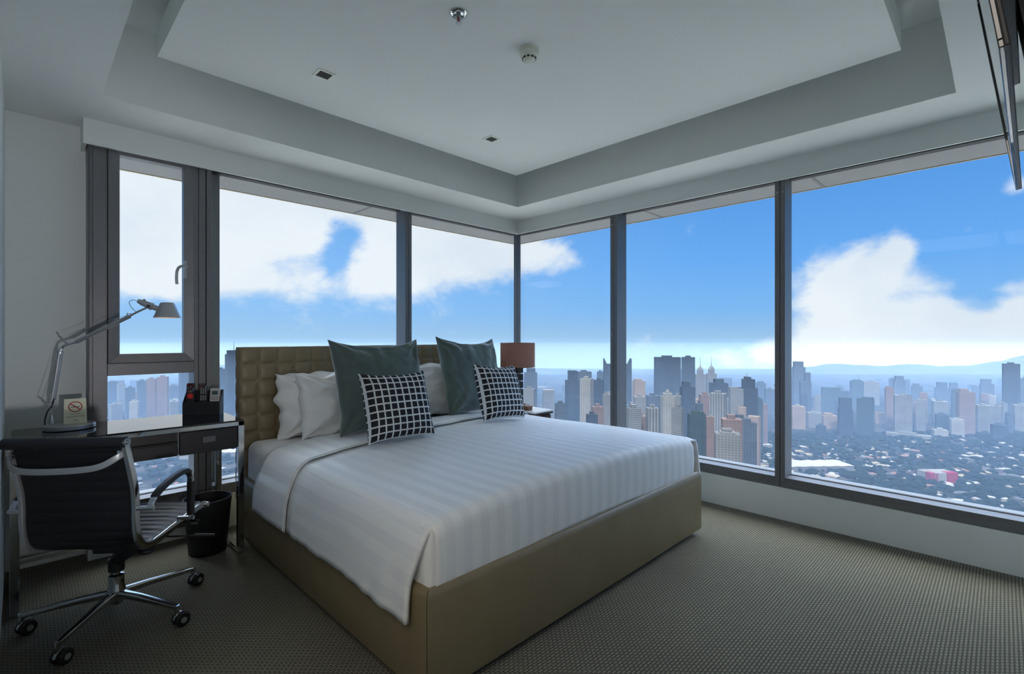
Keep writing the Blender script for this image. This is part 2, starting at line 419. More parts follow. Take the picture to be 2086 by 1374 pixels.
# ------------------------------------------------------------------ things on the ceiling
def downlight(x, y, label):
    t = thing('downlight', label, 'ceiling light', (x, y, ZP), 'square recessed downlights in the ceiling panel')
    b = MB(); h, k = .043, .032
    for q in ((-h, h, -h, -k), (-h, h, k, h), (-h, -k, -k, k), (k, h, -k, k)): b.box(x + q[0], x + q[1], y + q[2], y + q[3], ZP - .004, ZP + .001)
    b.build('trim_ring', MAT['detector'], t, 0)
    MB().box(x - k, x + k, y - k, y + k, ZP - .0015, ZP + .001).build('dark_aperture', MAT['dark'], t, 0)
downlight(1.093, 2.449, 'square recessed ceiling downlight above the casement window side of the bed')
downlight(2.247, 2.443, 'square recessed ceiling downlight near the coffer corner above the pillows')
x, y = 1.279, 1.592
t = thing('fire_sprinkler', 'chrome fire sprinkler with a red bulb in the ceiling panel', 'sprinkler', (x, y, ZP))
MB().lathe([(.036, 0), (.036, -.003), (.030, -.009), (.024, -.010), (.021, -.004), (.012, -.003)], 32, (x, y, ZP), cap0=False).build('escutcheon', MAT['chrome'], t)
b = MB(); b.cyl((x, y, ZP - .003), (x, y, ZP - .016), .010)
for s in (-1, 1): b.tube([(x + s * .008, y, ZP - .014), (x + s * .009, y, ZP - .026), (x + s * .003, y, ZP - .038)], .002, 8)
b.build('frame', MAT['alu'], t)
MB().cyl((x, y, ZP - .014), (x, y, ZP - .037), .0035).build('glass_bulb', MAT['bulbred'], t)
b = MB(); b.lathe([(.003, -.036), (.012, -.041), (.012, -.043), (.003, -.043)], 20, (x, y, ZP)); b.build('deflector', MAT['alu'], t)
x, y = 1.676, 1.563
t = thing('smoke_detector', 'cream round smoke detector on the ceiling panel', 'smoke detector', (x, y, ZP))
MB().lathe([(.046, 0), (.047, -.012), (.044, -.013), (.044, -.015), (.046, -.016), (.044, -.030), (.034, -.036)], 40, (x, y, ZP), cap0=False).build('housing', MAT['detector'], t)
MB().lathe([(.033, -.034), (.030, -.046), (.022, -.054), (.010, -.057)], 32, (x, y, ZP)).build('sensor_dome', MAT['detector'], t)
for k in range(10):
    a = 2 * PI * k / 10
    R = Matrix.Translation((x, y, ZP)) @ Matrix.Rotation(a, 4, 'Z')
    MB().box(.0285, .0325, -.006, .006, -.046, -.039, M=R).build('slot', MAT['dark'], t, 0)

# wall television, screen tilted down
t = thing('wall_television', 'black glossy television tilted on the near wall, cut by the picture edge', 'television', (1.47, YN, 1.6))
org = Vector((.98, .0015, 1.60))
ex = Vector((1, -.03, 0)).normalized(); ez = Vector((0, .14, 1)).normalized(); ey = ez.cross(ex).normalized()
if ey.y < 0: ey = -ey
R = Matrix((ex, -ey, ez)).transposed().to_4x4(); R.translation = org
W, H = .985, .57
b = MB(); b.box(0, W, .003, .010, 0, H, M=R); b.box(.2, W - .2, .010, .04, .22, H - .09, M=R); b.build('casing', MAT['blackplastic'], t, 0, .002)
b = MB(); k = .012
for q in ((0, W, 0, k), (0, W, H - k, H), (0, k, k, H - k), (W - k, W, k, H - k)): b.box(q[0], q[1], -.003, .004, q[2], q[3], M=R)
b.build('bezel', MAT['blackglass'], t, 0, .0015)
MB().box(k, W - k, .0, .004, k, H - k, M=R).build('screen', MAT['screen'], t, 0)
b = MB(); b.box(W / 2 - .1, W / 2 + .1, .045, .06, H / 2 - .1, H / 2 + .1, M=R)
c = R @ Vector((W / 2, .05, H / 2)); b.cyl(c, (c.x, YN, c.z), .025); b.box(c.x - .12, c.x + .12, YN, YN + .02, c.z - .12, c.z + .12)
b.build('wall_bracket', MAT['blackplastic'], t, 30)

# bead chain of the roller blind
b = MB()
for s, zb in ((-1, .80), (1, .80)):
    z = 2.24
    while z > zb:
        b.sphere((.262 + s * .007, YB - .012, z), .0026, 4); z -= .0085
    b.cyl((.262 + s * .007, YB - .012, 2.24), (.262 + s * .007, YB - .012, zb), .0009, n=6)
b.tube(arc((.262, YB - .012, .80), .007, PI, 2 * PI, 8), .002, 6)
b.cyl((.255, YB - .012, 2.24), (.255, YB + .02, 2.24), .004, n=8)
tag(b.build('blind_chain', MAT['beads']), 'thin beaded roller blind chain hanging beside the casement frame', 'blind chain')
# ------------------------------------------------------------------ the bed
from mathutils import noise as mn
BX0, BX1, BF, BH = .905, 2.90, 1.285, 3.16       # left, right, foot, headboard front
bed = thing('king_bed', 'king size bed with tan leather base and squared quilted headboard', 'bed', (1.9, 2.2, 0))
L = MAT['leather']
psec = [(.003, .035), (0, .040), (0, .350), (.003, .362), (.009, .371), (.018, .377), (.027, .377), (.036, .371), (.042, .362), (.045, .350), (.045, .035)]
def panel(name, pt):
    n = len(psec); vs = [pt(o, 0) + (z,) for o, z in psec] + [pt(o, 1) + (z,) for o, z in psec]
    MB().add(vs, [list(range(n)), list(range(n, 2 * n))] + [(i, (i + 1) % n, n + (i + 1) % n, n + i) for i in range(n)]).build(name, L, bed, 50)
g = .0012
panel('side_panel', lambda o, e: (BX0 + o, BF + o + g if e == 0 else BH))
panel('side_panel', lambda o, e: (BX1 - o, BF + o + g if e == 0 else BH))
panel('foot_panel', lambda o, e: (BX0 + o + g if e == 0 else BX1 - o - g, BF + o))
MB().box(BX0 + .06, BX1 - .06, BF + .06, BH - .02, 0, .12).build('plinth', MAT['dark'], bed, 0)
# headboard: core and one upholstered face of square puffs
hx0, hx1, hy, hz = .905, 2.925, 3.16, 1.13
hb = MB().box(hx0 + .004, hx1 - .004, hy + .012, hy + .085, .05, hz - .004).build('headboard', L, bed, 0, .012, 3)
nc, nr, k = 19, 9, 9
tw = (hx1 - hx0) / nc; th = .1015
def face(u, v):
    x = hx0 + u * (hx1 - hx0); z = hz - (1 - v) * nr * th
    fx = (x - hx0) / tw; fz = (hz - z) / th
    i, j = min(nc - 1, int(fx)), min(nr - 1, int(fz)); a = fx - i; c = fz - j
    p = (abs(math.sin(PI * min(1, max(0, a)))) * abs(math.sin(PI * min(1, max(0, c))))) ** .38
    tilt = .0025 * ((a - .5) if (i + j) % 2 else (c - .5))
    e = .006 * (1 - sstep(0, .014, min(x - hx0, hx1 - x, hz - z)))
    return (x, hy + .014 - .016 * p - tilt * p + e, z)
b = MB().grid(nc * k, nr * k, face)
def top(u, v):
    x = hx0 + u * (hx1 - hx0); fx = (x - hx0) / tw; a = fx - int(fx)
    p = abs(math.sin(PI * a)) ** .4
    return (x, hy + .014 + v * .068, hz - .004 + .005 * p * math.sin(PI * min(1, .1 + .9 * v)) ** .5)
b.grid(nc * 6, 4, top)
def side(u, v):
    z = hz - (1 - v) * nr * th; fz = (hz - z) / th; c = fz - int(fz); p = abs(math.sin(PI * c)) ** .4
    return (hx0 - .004 * p + .004, hy + .014 + u * .068, z)
b.grid(4, nr * 6, side)
b.build('quilted_front', L, hb, 50, recalc=False)
# mattress in a fitted sheet
mt = MB().box(BX0 + .03, BX1 - .03, BF + .045, BH - .004, .12, .578)
mt.build('mattress', MAT['linen'], bed, 0, .055, 6)

# duvet: cross profile hem to hem, carried from the head edge to the foot
Y1 = 2.79
prof = catmull([(.874, 0, .275), (.878, 0, .33), (.886, 0, .40), (.903, 0, .475), (.928, 0, .535), (.965, 0, .568), (1.03, 0, .583), (1.25, 0, .602), (1.6, 0, .617), (1.9, 0, .62),
                (2.2, 0, .617), (2.55, 0, .602), (2.75, 0, .586), (2.83, 0, .574), (2.874, 0, .545), (2.902, 0, .48), (2.925, 0, .41), (2.945, 0, .335)], 10)
al = [0]
for i in range(1, len(prof)): al.append(al[-1] + (prof[i] - prof[i - 1]).length)
def at_s(s):
    s = max(0, min(al[-1], s))
    for i in range(1, len(al)):
        if al[i] >= s:
            f = (s - al[i - 1]) / max(1e-9, al[i] - al[i - 1]); return prof[i - 1].lerp(prof[i], f)
    return prof[-1]
SL, ST = 0.31, al[-1] - 0.27
yf, rr = BF + .022, .045
LT = Y1 - (yf + rr); LR = rr * PI / 2; LD = .20
NU = 120; NV = 96
TT = LT + LR + LD
def sheet(s, t, lift=0.0):
    p = at_s(s); x, z = p.x, p.z
    inl = sstep(SL + .02, SL - .2, s); inr = sstep(ST - .02, ST + .2, s)
    flap = max(inl, inr); y = Y1 - t
    if t <= LT or flap > .04:
        y = Y1 - min(t, LT + .035)
        w = mn.noise((x * 3.1, y * 2.3, 0)) * .006 + mn.noise((x * 9, y * 7, 3)) * .0022
        z += w * (1 - flap)
        g = mn.noise((y * 9, s * 3, 5)) * .010 + mn.noise((y * 23, s * 5, 9)) * .004
        x += (-1 if s < 1 else 1) * abs(flap) * (g * flap + lift)
        tail = sstep(1.75, 1.31, y) * flap
        z -= .018 * tail * (1 if s < 1 else .3) - .008 * mn.noise((y * 4, 2, 7)) * flap
        y += .03 * tail * flap * (1 if s < 1 else .2)
        z += lift * (1 - flap)
        if s > 1: x += .062 * sstep(-.30, .02, s - ST) * sstep(2.62, 1.8, y)
    else:
        a = min(1, (t - LT) / LR) * PI / 2
        dn = max(0, t - LT - LR)
        z0 = z
        zz = z0 - rr * (1 - math.cos(a)) - dn
        g = mn.noise((x * 14, zz * 3, 1)) * .005 * min(1, dn * 8) + mn.noise((x * 4, zz * 3, 8)) * .008 * min(1, dn * 6)
        y = yf + rr - rr * math.sin(a) - .006 * math.sin(PI * min(1, dn / LD)) + abs(g)
        z = max(.366 + .004 * mn.noise((x * 5, 0, 0)), zz) if dn > 0 else zz
    return (x, y, z)
b = MB()
b.grid(NU, NV, lambda u, v: sheet(u * al[-1], v * TT), uvf=lambda u, v: (u * al[-1], v * TT),
       skip=lambda i, j: (j + 1) / NV * TT > LT + .036 and ((i + .5) / NU * al[-1] < SL or (i + .5) / NU * al[-1] > ST))
dv = b.build('duvet', MAT['satin'], angle=0, recalc=False, loc=(1.9, 2.0, .57))
for p in dv.data.polygons: p.use_smooth = True
sm = dv.modifiers.new('thick', 'SOLIDIFY'); sm.thickness = .014; sm.offset = 1
tag(dv, 'white striped satin duvet spread over the bed, hanging down its side', 'duvet')
def tuck(u, v):          # the duvet tucked round the mattress corner, under the hanging side
    a = [(1.0, yf + .004), (.968, yf + .005), (.944, yf + .014), (.932, yf + .034), (.929, yf + .07), (.929, yf + .2)]
    k = u * (len(a) - 1); i = min(len(a) - 2, int(k)); f_ = k - i
    x = a[i][0] + (a[i + 1][0] - a[i][0]) * f_; y = a[i][1] + (a[i + 1][1] - a[i][1]) * f_
    return (x + .004 * mn.noise((u * 5, v * 2, 3)) + .02 * v ** 4 * u, y + .012 * v ** 4, .366 + v * .19)
b = MB(); b.grid(20, 8, tuck, uvf=lambda u, v: (.35 - u * .2, v * .165))
tk = b.build('corner_tuck', MAT['satin'], dv, 0, recalc=False)
for p in tk.data.polygons: p.use_smooth = True
b = MB()
def band(u, v):
    s = .005 + u * (al[-1] - .01); x = at_s(s).x
    y2 = 2.375 + (x - .9) * .165
    return sheet(s, v * (Y1 + .02 - y2), .015)
b.grid(NU, 16, band, uvf=lambda u, v: (u * al[-1], v))
bd = b.build('turned_down_band', MAT['satin'], dv, 0, recalc=False)
for p in bd.data.polygons: p.use_smooth = True
sm = bd.modifiers.new('thick', 'SOLIDIFY'); sm.thickness = .002; sm.offset = 1
pp = []
for k in range(91):
    s = .008 + k / 90 * (al[-1] - .016); x = at_s(s).x; y2 = 2.375 + (x - .9) * .165
    q = Vector(sheet(s, Y1 - y2, .0175)); pp.append(q)
MB().tube(pp, .0028, 6).build('piping', MAT['linen'], dv)

# cushions and pillows
def cushion(name, w, h, T, pinch, mat, seed, lean, base, yaw=0, uv=False, sag=0.0, n=28, power=.42, wr=.006, roll=0, wv=0):
    """w, h sizes; base = point under the bottom edge's middle; lean back in radians"""
    def pt(a, c, side):
        px = w / 2 * a * (1 - pinch * (1 - abs(c) ** 3.2) * abs(a) ** 2)
        pz = h / 2 * c * (1 - pinch * (1 - abs(a) ** 3.2) * abs(c) ** 2)
        px += wv * mn.noise((c * 2.6, seed, 1)) * abs(a) ** 4 * (1 - c ** 6); pz += wv * mn.noise((a * 2.6, seed, 6)) * abs(c) ** 4 * (1 - a ** 6)
        if c > 0: pz -= sag * (1 - a * a) * c * c
        t = T / 2 * (max(0, 1 - a ** 4) * max(0, 1 - c ** 4)) ** power * (1 - .25 * (a * a + c * c) / 2)
        e = min(1 - abs(a), 1 - abs(c))
        ws = wr * (mn.noise((a * 3.2 + seed, c * 3.2, side)) + .6 * mn.noise((a * 8 + seed, c * 8, side + 4))) * min(1, e * 9)
        # folds running in from the corners
        dc = 0
        for ca in (-1, 1):
            for cc in (-1, 1):
                dx, dz = a - ca, c - cc; r = math.hypot(dx, dz); an = math.atan2(dz * cc, dx * ca)
                dc += math.exp(-(r / .6) ** 2) * math.sin(an * 8 + seed + 2 * mn.noise((r * 3, seed, cc))) * wr * 1.5 * min(1, r * 4)
        if c > .2: dc += wr * 1.3 * math.sin(a * 13 + seed + 3 * mn.noise((a * 2, c * 2, seed))) * (c - .2) * (1 - a * a)
        return (px, -side * (t + (ws + dc) * min(1, e * 6)), pz + h / 2)
    R = Matrix.Translation(base) @ Matrix.Rotation(yaw, 4, 'Z') @ Matrix.Rotation(-lean, 4, 'X') @ Matrix.Rotation(roll, 4, 'Y')
    def q(u): # denser towards the edges
        a = 2 * u - 1; return math.sin(a * PI / 2) * .55 + a * .45
    b = MB()
    uvf = (lambda u, v: (q(u) * .5 + .5, q(v) * .5 + .5)) if uv else None
    b.grid(n, n, lambda u, v: R @ Vector(pt(q(u), q(v), 1)), uvf=uvf)
    b.grid(n, n, lambda u, v: R @ Vector(pt(-q(u), q(v), -1)), uvf=uvf)
    o = b.build(name, mat, angle=0, recalc=False, loc=base)
    for p in o.data.polygons: p.use_smooth = True
    bm = bmesh.new(); bm.from_mesh(o.data); bmesh.ops.remove_doubles(bm, verts=bm.verts, dist=.0006); bmesh.ops.recalc_face_normals(bm, faces=bm.faces); bm.to_mesh(o.data); bm.free()
    sb = o.modifiers.new('smooth', 'SUBSURF'); sb.levels = 1; sb.render_levels = 1
    return o
zt = .578
tag(cushion('bed_pillow', .74, .40, .20, .05, MAT['linen'], 11, .16, (1.44, 3.035, zt), wr=.022, wv=.05, n=40), 'white pillow leaning on the headboard, behind the other white one on its side', 'pillow')
tag(cushion('bed_pillow', .72, .40, .20, .05, MAT['linen'], 31, .30, (1.51, 2.875, zt + .006), wr=.022, wv=.05, n=40), 'white pillow standing in front of another white pillow near the desk', 'pillow')
tag(cushion('bed_pillow', .74, .41, .20, .05, MAT['linen'], 51, .14, (2.27, 3.03, zt + .01), wr=.018, wv=.03, n=40), 'white pillow showing between the two dark green cushions', 'pillow')
V = MAT['velvet']
tag(cushion('velvet_cushion', .62, .585, .16, .085, V, 3, .30, (1.58, 2.64, zt + .042), yaw=-.02, sag=.03, wr=.013, wv=.012, n=40), 'large dark green velvet cushion nearer the desk, before two white pillows', 'cushion')
tag(cushion('velvet_cushion', .60, .605, .16, .085, V, 9, .30, (2.445, 2.79, zt + .035), roll=.03, yaw=.06, sag=.035, wr=.013, wv=.012, n=40), 'large dark green velvet cushion on the bed nearest the bedside lamp', 'cushion')
K = MAT['check']
tag(cushion('check_cushion', .415, .395, .15, .085, K, 5, .33, (1.482, 2.325, zt + .044), yaw=-.05, uv=True, sag=.01, wr=.004), 'black and white check cushion leaning on the green cushion nearer the desk', 'cushion')
tag(cushion('check_cushion', .40, .40, .15, .085, K, 8, .33, (2.335, 2.40, zt + .044), roll=.06, yaw=.06, uv=True, sag=.012, wr=.004), 'black and white check cushion leaning on the green cushion by the lamp', 'cushion')

# ------------------------------------------------------------------ nightstand, lamp and box
nx0, nx1, ny0, ny1, nz = 2.955, 3.19, 2.69, 3.22, .575
t = thing('nightstand', 'bedside table with a pale glass top, mostly hidden behind the bed', 'nightstand', ((nx0 + nx1) / 2, (ny0 + ny1) / 2, 0))
MB().box(nx0, nx1, ny0, ny1, nz - .012, nz).build('glass_top', MAT['tabletop'], t, 0, .001)
MB().box(nx0 + .004, nx1 - .004, ny0 + .004, ny1 - .004, nz - .03, nz - .012).build('top_frame', MAT['darkwood'], t, 0, .002)
MB().box(nx0 + .02, nx1 - .02, ny0 + .025, ny1 - .02, .12, nz - .03).build('cabinet', MAT['darkwood'], t, 0, .003)
for q, (za, zb) in enumerate(((.13, .33), (.34, .535))):
    d = MB().box(nx0 + .025, nx1 - .025, ny0 + .01, ny0 + .028, za, zb).build('drawer', MAT['darkwood'], t, 0, .002)
    MB().box((nx0 + nx1) / 2 - .05, (nx0 + nx1) / 2 + .05, ny0 - .006, ny0 + .01, (za + zb) / 2 - .006, (za + zb) / 2 + .006).build('handle', MAT['alu'], d, 0, .002)
for sx in (nx0 + .02, nx1 - .05):
    for sy in (ny0 + .02, ny1 - .05): MB().box(sx, sx + .03, sy, sy + .03, 0, .12).build('leg', MAT['chrome'], t, 0, .002)
lx, ly = 3.085, 3.015
t = thing('bedside_lamp', 'bedside lamp with a brown drum shade and stacked dark glass column', 'lamp', (lx, ly, nz))
b = MB(); b.box(lx - .075, lx + .075, ly - .075, ly + .075, nz, nz + .022); b.build('base', MAT['darkwood'], t, 0, .003)
MB().box(lx - .05, lx + .05, ly - .05, ly + .05, nz + .022, nz + .032).build('base_step', MAT['wood'], t, 0, .002)
for k in range(5):
    za = nz + .034 + k * .066
    MB().box(lx - .036, lx + .036, ly - .036, ly + .036, za, za + .061).build('glass_block', MAT['smokeglass'], t, 0, .004)
MB().cyl((lx, ly, nz + .03), (lx, ly, 1.03), .006, n=12).build('rod', MAT['alu'], t)
zs0, zs1, rs = .928, 1.137, .152
b = MB(); b.lathe([(rs, zs0), (rs, zs1)], 64, (lx, ly, 0), cap0=False, cap1=False); b.lathe([(rs - .0015, zs0), (rs - .0015, zs1)], 64, (lx, ly, 0), cap0=False, cap1=False)
sh = b.build('drum_shade', MAT['shade'], t, recalc=False)
for z in (zs0, zs1): MB().tube([(lx + rs * math.cos(2 * PI * k / 64), ly + rs * math.sin(2 * PI * k / 64), z) for k in range(64)], .0022, 6, closed=True).build('shade_rim', MAT['wood'], sh)
b = MB()
for a in (0, 2 * PI / 3, 4 * PI / 3): b.cyl((lx, ly, 1.03), (lx + rs * math.cos(a), ly + rs * math.sin(a), 1.03), .002, n=6)
b.build('shade_carrier', MAT['alu'], sh)
MB().sphere((lx, ly, 1.06), .028, 10).build('bulb', MAT['warmbulb'], t)
t = tag(MB().box(2.985, 3.045, 2.80, 2.925, nz, nz + .036).build('wooden_box', MAT['wood'], angle=0, bevel=.003), 'small brown wooden box in front of the bedside lamp', 'box')
# ------------------------------------------------------------------ the desk
DX0, DX1, DY0, DY1, DZ = -.035, .868, 2.95, 3.418, .736
CH = MAT['chrome']
desk = thing('writing_desk', 'black glass writing desk on a chrome frame under the casement window', 'desk', ((DX0 + DX1) / 2, (DY0 + DY1) / 2, 0))
MB().box(DX0 + .002, DX1 - .002, DY0 + .002, DY1, DZ - .008, DZ).build('glass_top', MAT['blackglass'], desk, 0, .001)
b = MB()
for q in ((DX0, DX1, DY0, DY0 + .03), (DX0, DX1, DY1 - .03, DY1), (DX0, DX0 + .03, DY0, DY1), (DX1 - .03, DX1, DY0, DY1)): b.box(q[0], q[1], q[2], q[3], DZ - .030, DZ - .008)
b.build('top_frame', CH, desk, 0, .0015)
for x in (DX0, DX1 - .03):
    for y in (DY0, DY1 - .04): MB().box(x, x + .03, y, y + .035, .004, DZ - .03).build('leg', CH, desk, 0, .0015)
    MB().box(x, x + .03, DY0 + .035, DY1 - .04, .004, .030).build('floor_rail', CH, desk, 0, .0015)
MB().box(DX0 + .03, DX1 - .03, DY1 - .035, DY1 - .015, .08, .10).build('back_rail', CH, desk, 0, .0015)
W = MAT['blackwood']
MB().box(.565, DX1 - .032, DY0 + .022, DY1 - .05, .588, DZ - .032).build('drawer_box', W, desk, 0)
dr = MB().box(.570, DX1 - .034, DY0 + .004, DY0 + .022, .585, DZ - .036).build('drawer', W, desk, 0, .002)
hx = .700
b = MB()
for q in ((-.029, .029, .0125, .0145), (-.029, .029, -.0145, -.0125), (-.029, -.027, -.0145, .0145), (.027, .029, -.0145, .0145)): b.box(hx + q[0], hx + q[1], DY0 - .001, DY0 + .005, .652 + q[2], .652 + q[3])
b.box(hx - .027, hx + .027, DY0 + .001, DY0 + .005, .6395, .6645)
b.build('handle', MAT['beads'], dr, 0)
# pull-out tray section left of the drawer
b = MB(); b.box(DX0 + .032, .562, DY0 + .045, DY1 - .05, .640, DZ - .032); b.box(DX0 + .032, .562, DY0 + .02, DY1 - .05, .588, .600)
b.build('tray_housing', W, desk, 0)
b = MB(); b.box(DX0 + .034, .560, DY0 + .012, DY0 + .028, .585, .648); b.box(DX0 + .034, .560, DY0 + .006, DY0 + .028, .648, .656)
b.build('keyboard_tray', W, desk, 0, .002)
MB().box(.5620, .5650, DY0 + .006, DY0 + .3, .582, DZ - .03).build('divider', CH, desk, 0)

# remote holder with three remotes, turned a little toward the room
ang = math.atan2(-.112, .162)
R = Matrix.Translation((.657, 3.346, DZ)) @ Matrix.Rotation(ang, 4, 'Z')
t = thing('remote_holder', 'black desktop remote control holder near the far end of the desk', 'holder', (.738, 3.30, DZ))
HW, HDp = .197, .062
MB().box(0, HW, 0, .006, 0, .078, M=R).build('front_panel', MAT['blackplastic'], t, 0, .0015)
MB().box(0, HW, HDp - .006, HDp, 0, .142, M=R).build('back_panel', MAT['blackplastic'], t, 0, .0015)
for x in (0, HW - .005): MB().prism([(0.006, 0), (HDp - .006, 0), (HDp - .006, .142), (.006, .078)], x, x + .005, M=R @ Matrix(((0, 0, 1, 0), (1, 0, 0, 0), (0, 1, 0, 0), (0, 0, 0, 1)))).build('side_panel', MAT['blackplastic'], t, 0)
MB().box(.005, HW - .005, .006, HDp - .006, 0, .006, M=R).build('floor_plate', MAT['blackplastic'], t, 0)
def remote(name, label, x, w, top, y, mat):
    Q = R @ Matrix.Translation((x, y, .007)) @ Matrix.Rotation(-.10, 4, 'X')
    t = thing(name, label, 'remote control', Q.translation, 'remote controls in the desk holder')
    sec = [(p[0] + w / 2, p[1] + top / 2) for p in rrect(w, top, .007)]
    XZ = Q @ Matrix(((1, 0, 0, 0), (0, 0, 1, 0), (0, 1, 0, 0), (0, 0, 0, 1)))
    MB().prism(sec, 0, .016, M=XZ).build('case', mat, t, 30, .0015)
    return t, Q
def key(t, Q, x, z, w, h, mat, name='button'):
    MB().box(x - w / 2, x + w / 2, -.0015, .002, z - h / 2, z + h / 2, M=Q).build(name, MAT[mat], t, 0)
t, Q = remote('remote_control', 'black remote control with a red navigation ring in the holder', .010, .043, .178, .012, MAT['blackplastic'])
cx, cz = .0225, .103
D = Q @ Matrix.Translation((cx, -.001, cz)) @ Matrix.Rotation(PI / 2, 4, 'X')
ring = MB().lathe([(.016, -.003), (.016, .001), (.014, .0015)], 28, M=D).build('navigation_ring', MAT['redkey'], t)
for dx, dz in ((0, 0), (0, .011), (0, -.011), (.011, 0), (-.011, 0)): key(ring, Q, cx + dx, cz + dz, .0035, .0025, 'whitekey', 'mark')
for dx, dz, m, w in ((.008, .169, 'redkey', .006), (.035, .169, 'redkey', .006), (.0225, .160, 'redkey', .011)): key(t, Q, dx, dz, w, .005, m)
for r in range(3):
    for c in range(3): key(t, Q, .009 + c * .0135, .153 - r * .008 + (.001 if c == 1 else 0), .004, .0025, 'bluekey' if (r + c) % 3 == 2 else 'whitekey')
for c, m in enumerate(('redkey', 'greyremote', 'yellowkey', 'bluekey')): key(t, Q, .008 + c * .0095, .1285, .005, .004, m)
t, Q = remote('remote_control', 'slim black remote control with many small white keys', .081, .041, .166, .012, MAT['blackplastic'])
for x, m in ((.009, 'redkey'), (.033, 'whitekey')): key(t, Q, x, .158, .007, .005, m)
for r in range(10):
    if r == 5: continue
    for c in range(3): key(t, Q, .009 + c * .0118, .148 - r * .0075, .0052, .0035, 'whitekey')
t, Q = remote('remote_control', 'silver air conditioner remote control with a small display', .137, .052, .146, .012, MAT['greyremote'])
MB().box(.010, .042, -.0012, .002, .108, .131, M=Q).build('display', MAT['lcd'], t, 0)
for r in range(2):
    for c in range(3): key(t, Q, .0115 + c * .0145, .094 - r * .011, .0105, .0065, 'greyink')

# desk lamp with balanced arms
A = MAT['alu']
lb = Vector((.170, 3.272, DZ))
lamp = thing('desk_lamp', 'grey metal balanced-arm desk lamp on the glass desk', 'desk lamp', lb)
MB().lathe([(.094, 0), (.1, .004), (.1, .020), (.097, .023), (.001, .023)], 64, lb, cap1=False).build('base', MAT['alu'], lamp)
zb = DZ + .023; cx, cy = .108, 3.325
MB().lathe([(.0135, 0), (.0125, .02), (.0085, .046), (.006, .047)], 24, (cx, cy, zb)).build('stem_cone', CH, lamp)
MB().cyl((cx, cy, zb + .04), (cx, cy, .872), .0035, n=12).build('stem', CH, lamp)
jb = Vector((cx + .002, cy, .847)); MB().sphere(jb, .0085, 10).build('pivot', CH, lamp)
a0 = Vector((.112, 3.325, .879)); a1 = Vector((.1405, 3.318, 1.120))
up = Vector((.3, -1, 0)).normalized()
lo = MB().sweep([a0, a1], rrect(.012, .020, .004), up=up).build('lower_arm', A, lamp, 30)
def plate(pts, th, name, mat, par):
    n = (Vector(pts[1]) - Vector(pts[0])).cross(Vector(pts[2]) - Vector(pts[0])).normalized() * th
    m = len(pts); b = MB()
    b.add([Vector(p) - n / 2 for p in pts] + [Vector(p) + n / 2 for p in pts], [list(range(m)), list(range(m, 2 * m))] + [(i, (i + 1) % m, m + (i + 1) % m, m + i) for i in range(m)])
    return b.build(name, mat, par, 30)
tip = Vector((.071, 3.34, .880))
b = MB(); b.sweep(catmull([tip, (.088, 3.333, .862), (.106, 3.326, .845), (.112, 3.325, .852), (.1125, 3.325, .885)], 5), rrect(.012, .006, .002), up=up); b.build('base_fork', A, lamp, 40)
el = Vector((.1535, 3.312, 1.147)); e2 = Vector((.139, 3.325, 1.192))
b = MB(); b.sweep(catmull([a1 - Vector((.002, 0, .012)), (.1435, 3.317, 1.136), el, (.178, 3.303, 1.158), (.200, 3.294, 1.166)], 6), rrect(.012, .010, .003), up=up); b.build('elbow', CH, lamp, 40)
b = MB(); b.sweep(catmull([e2, (.150, 3.319, 1.172), (.163, 3.309, 1.156)], 6), rrect(.012, .006, .002), up=up, scale=None); b.build('elbow_fork', A, lamp, 40)
u0 = Vector((.196, 3.296, 1.165)); u1 = Vector((.395, 3.165, 1.297))
MB().sweep([u0, u1], rrect(.012, .019, .004), up=up).build('upper_arm', A, lamp, 30)
b = MB(); hd = Vector((.470, 3.120, 1.349))
b.sweep([u1 - (u1 - u0).normalized() * .02, u1 + Vector((.025, -.016, .02)), hd], rrect(.009, .009, .002), up=up); b.build('head_stem', A, lamp, 30)
b = MB(); b.tube(catmull([(.383, 3.172, 1.299), (.386, 3.17, 1.312), (.398, 3.163, 1.309), (.402, 3.160, 1.301)], 5), .0025, 8); b.build('wire_hook', CH, lamp)
wires = ((tip, Vector((.1285, 3.322, 1.124))), (e2, Vector((.384, 3.172, 1.303))), (tip + Vector((.005, .004, .002)), e2))
for p, q in wires[:2]: MB().cyl(p, q, .0009, n=6).build('tension_wire', CH, lamp)
# head: socket barrel and conical shade
ax = Vector((.068, -.03, -.035)).normalized()
h0 = hd - ax * .055 + Vector((0, 0, .004))
b = MB(); b.cyl(h0, h0 + ax * .018, .011, .015, 20); b.cyl(h0 + ax * .018, h0 + ax * .052, .0165, n=20); b.cyl(h0 + ax * .052, h0 + ax * .066, .019, n=20); b.cyl(h0 + ax * .066, h0 + ax * .10, .0145, n=20)
sk = b.build('socket', A, lamp)
b = MB(); sd = ax.cross(Vector((0, 0, 1))).normalized()
for s in (-1, 1): b.cyl(hd + sd * s * .012, hd + sd * s * .021, .007, n=16)
b.build('pivot_knob', MAT['blackplastic'], lamp)
for s in (-1, 1): MB().sphere(h0 + ax * (.03 if s < 0 else .058) + Vector((0, 0, -s * .017)), .006, 6).build('vent_lug', A, sk)
sc = Vector((.540, 3.090, 1.290))
b = MB(); prf = [(.0615, 0), (.0595, .004), (.0305, .078), (.028, .080)]
b.lathe(prf, 48, sc, cap0=False); sh = b.build('shade', A, lamp, 40)
MB().lathe([(.0595, .001), (.029, .077), (.001, .077)], 48, sc, cap0=False, cap1=False).build('inner_reflector', MAT['shadein'], sh, 60, recalc=False)
MB().sphere(sc + Vector((0, 0, .042)), .015, 10).build('bulb', MAT['deskbulb'], lamp)
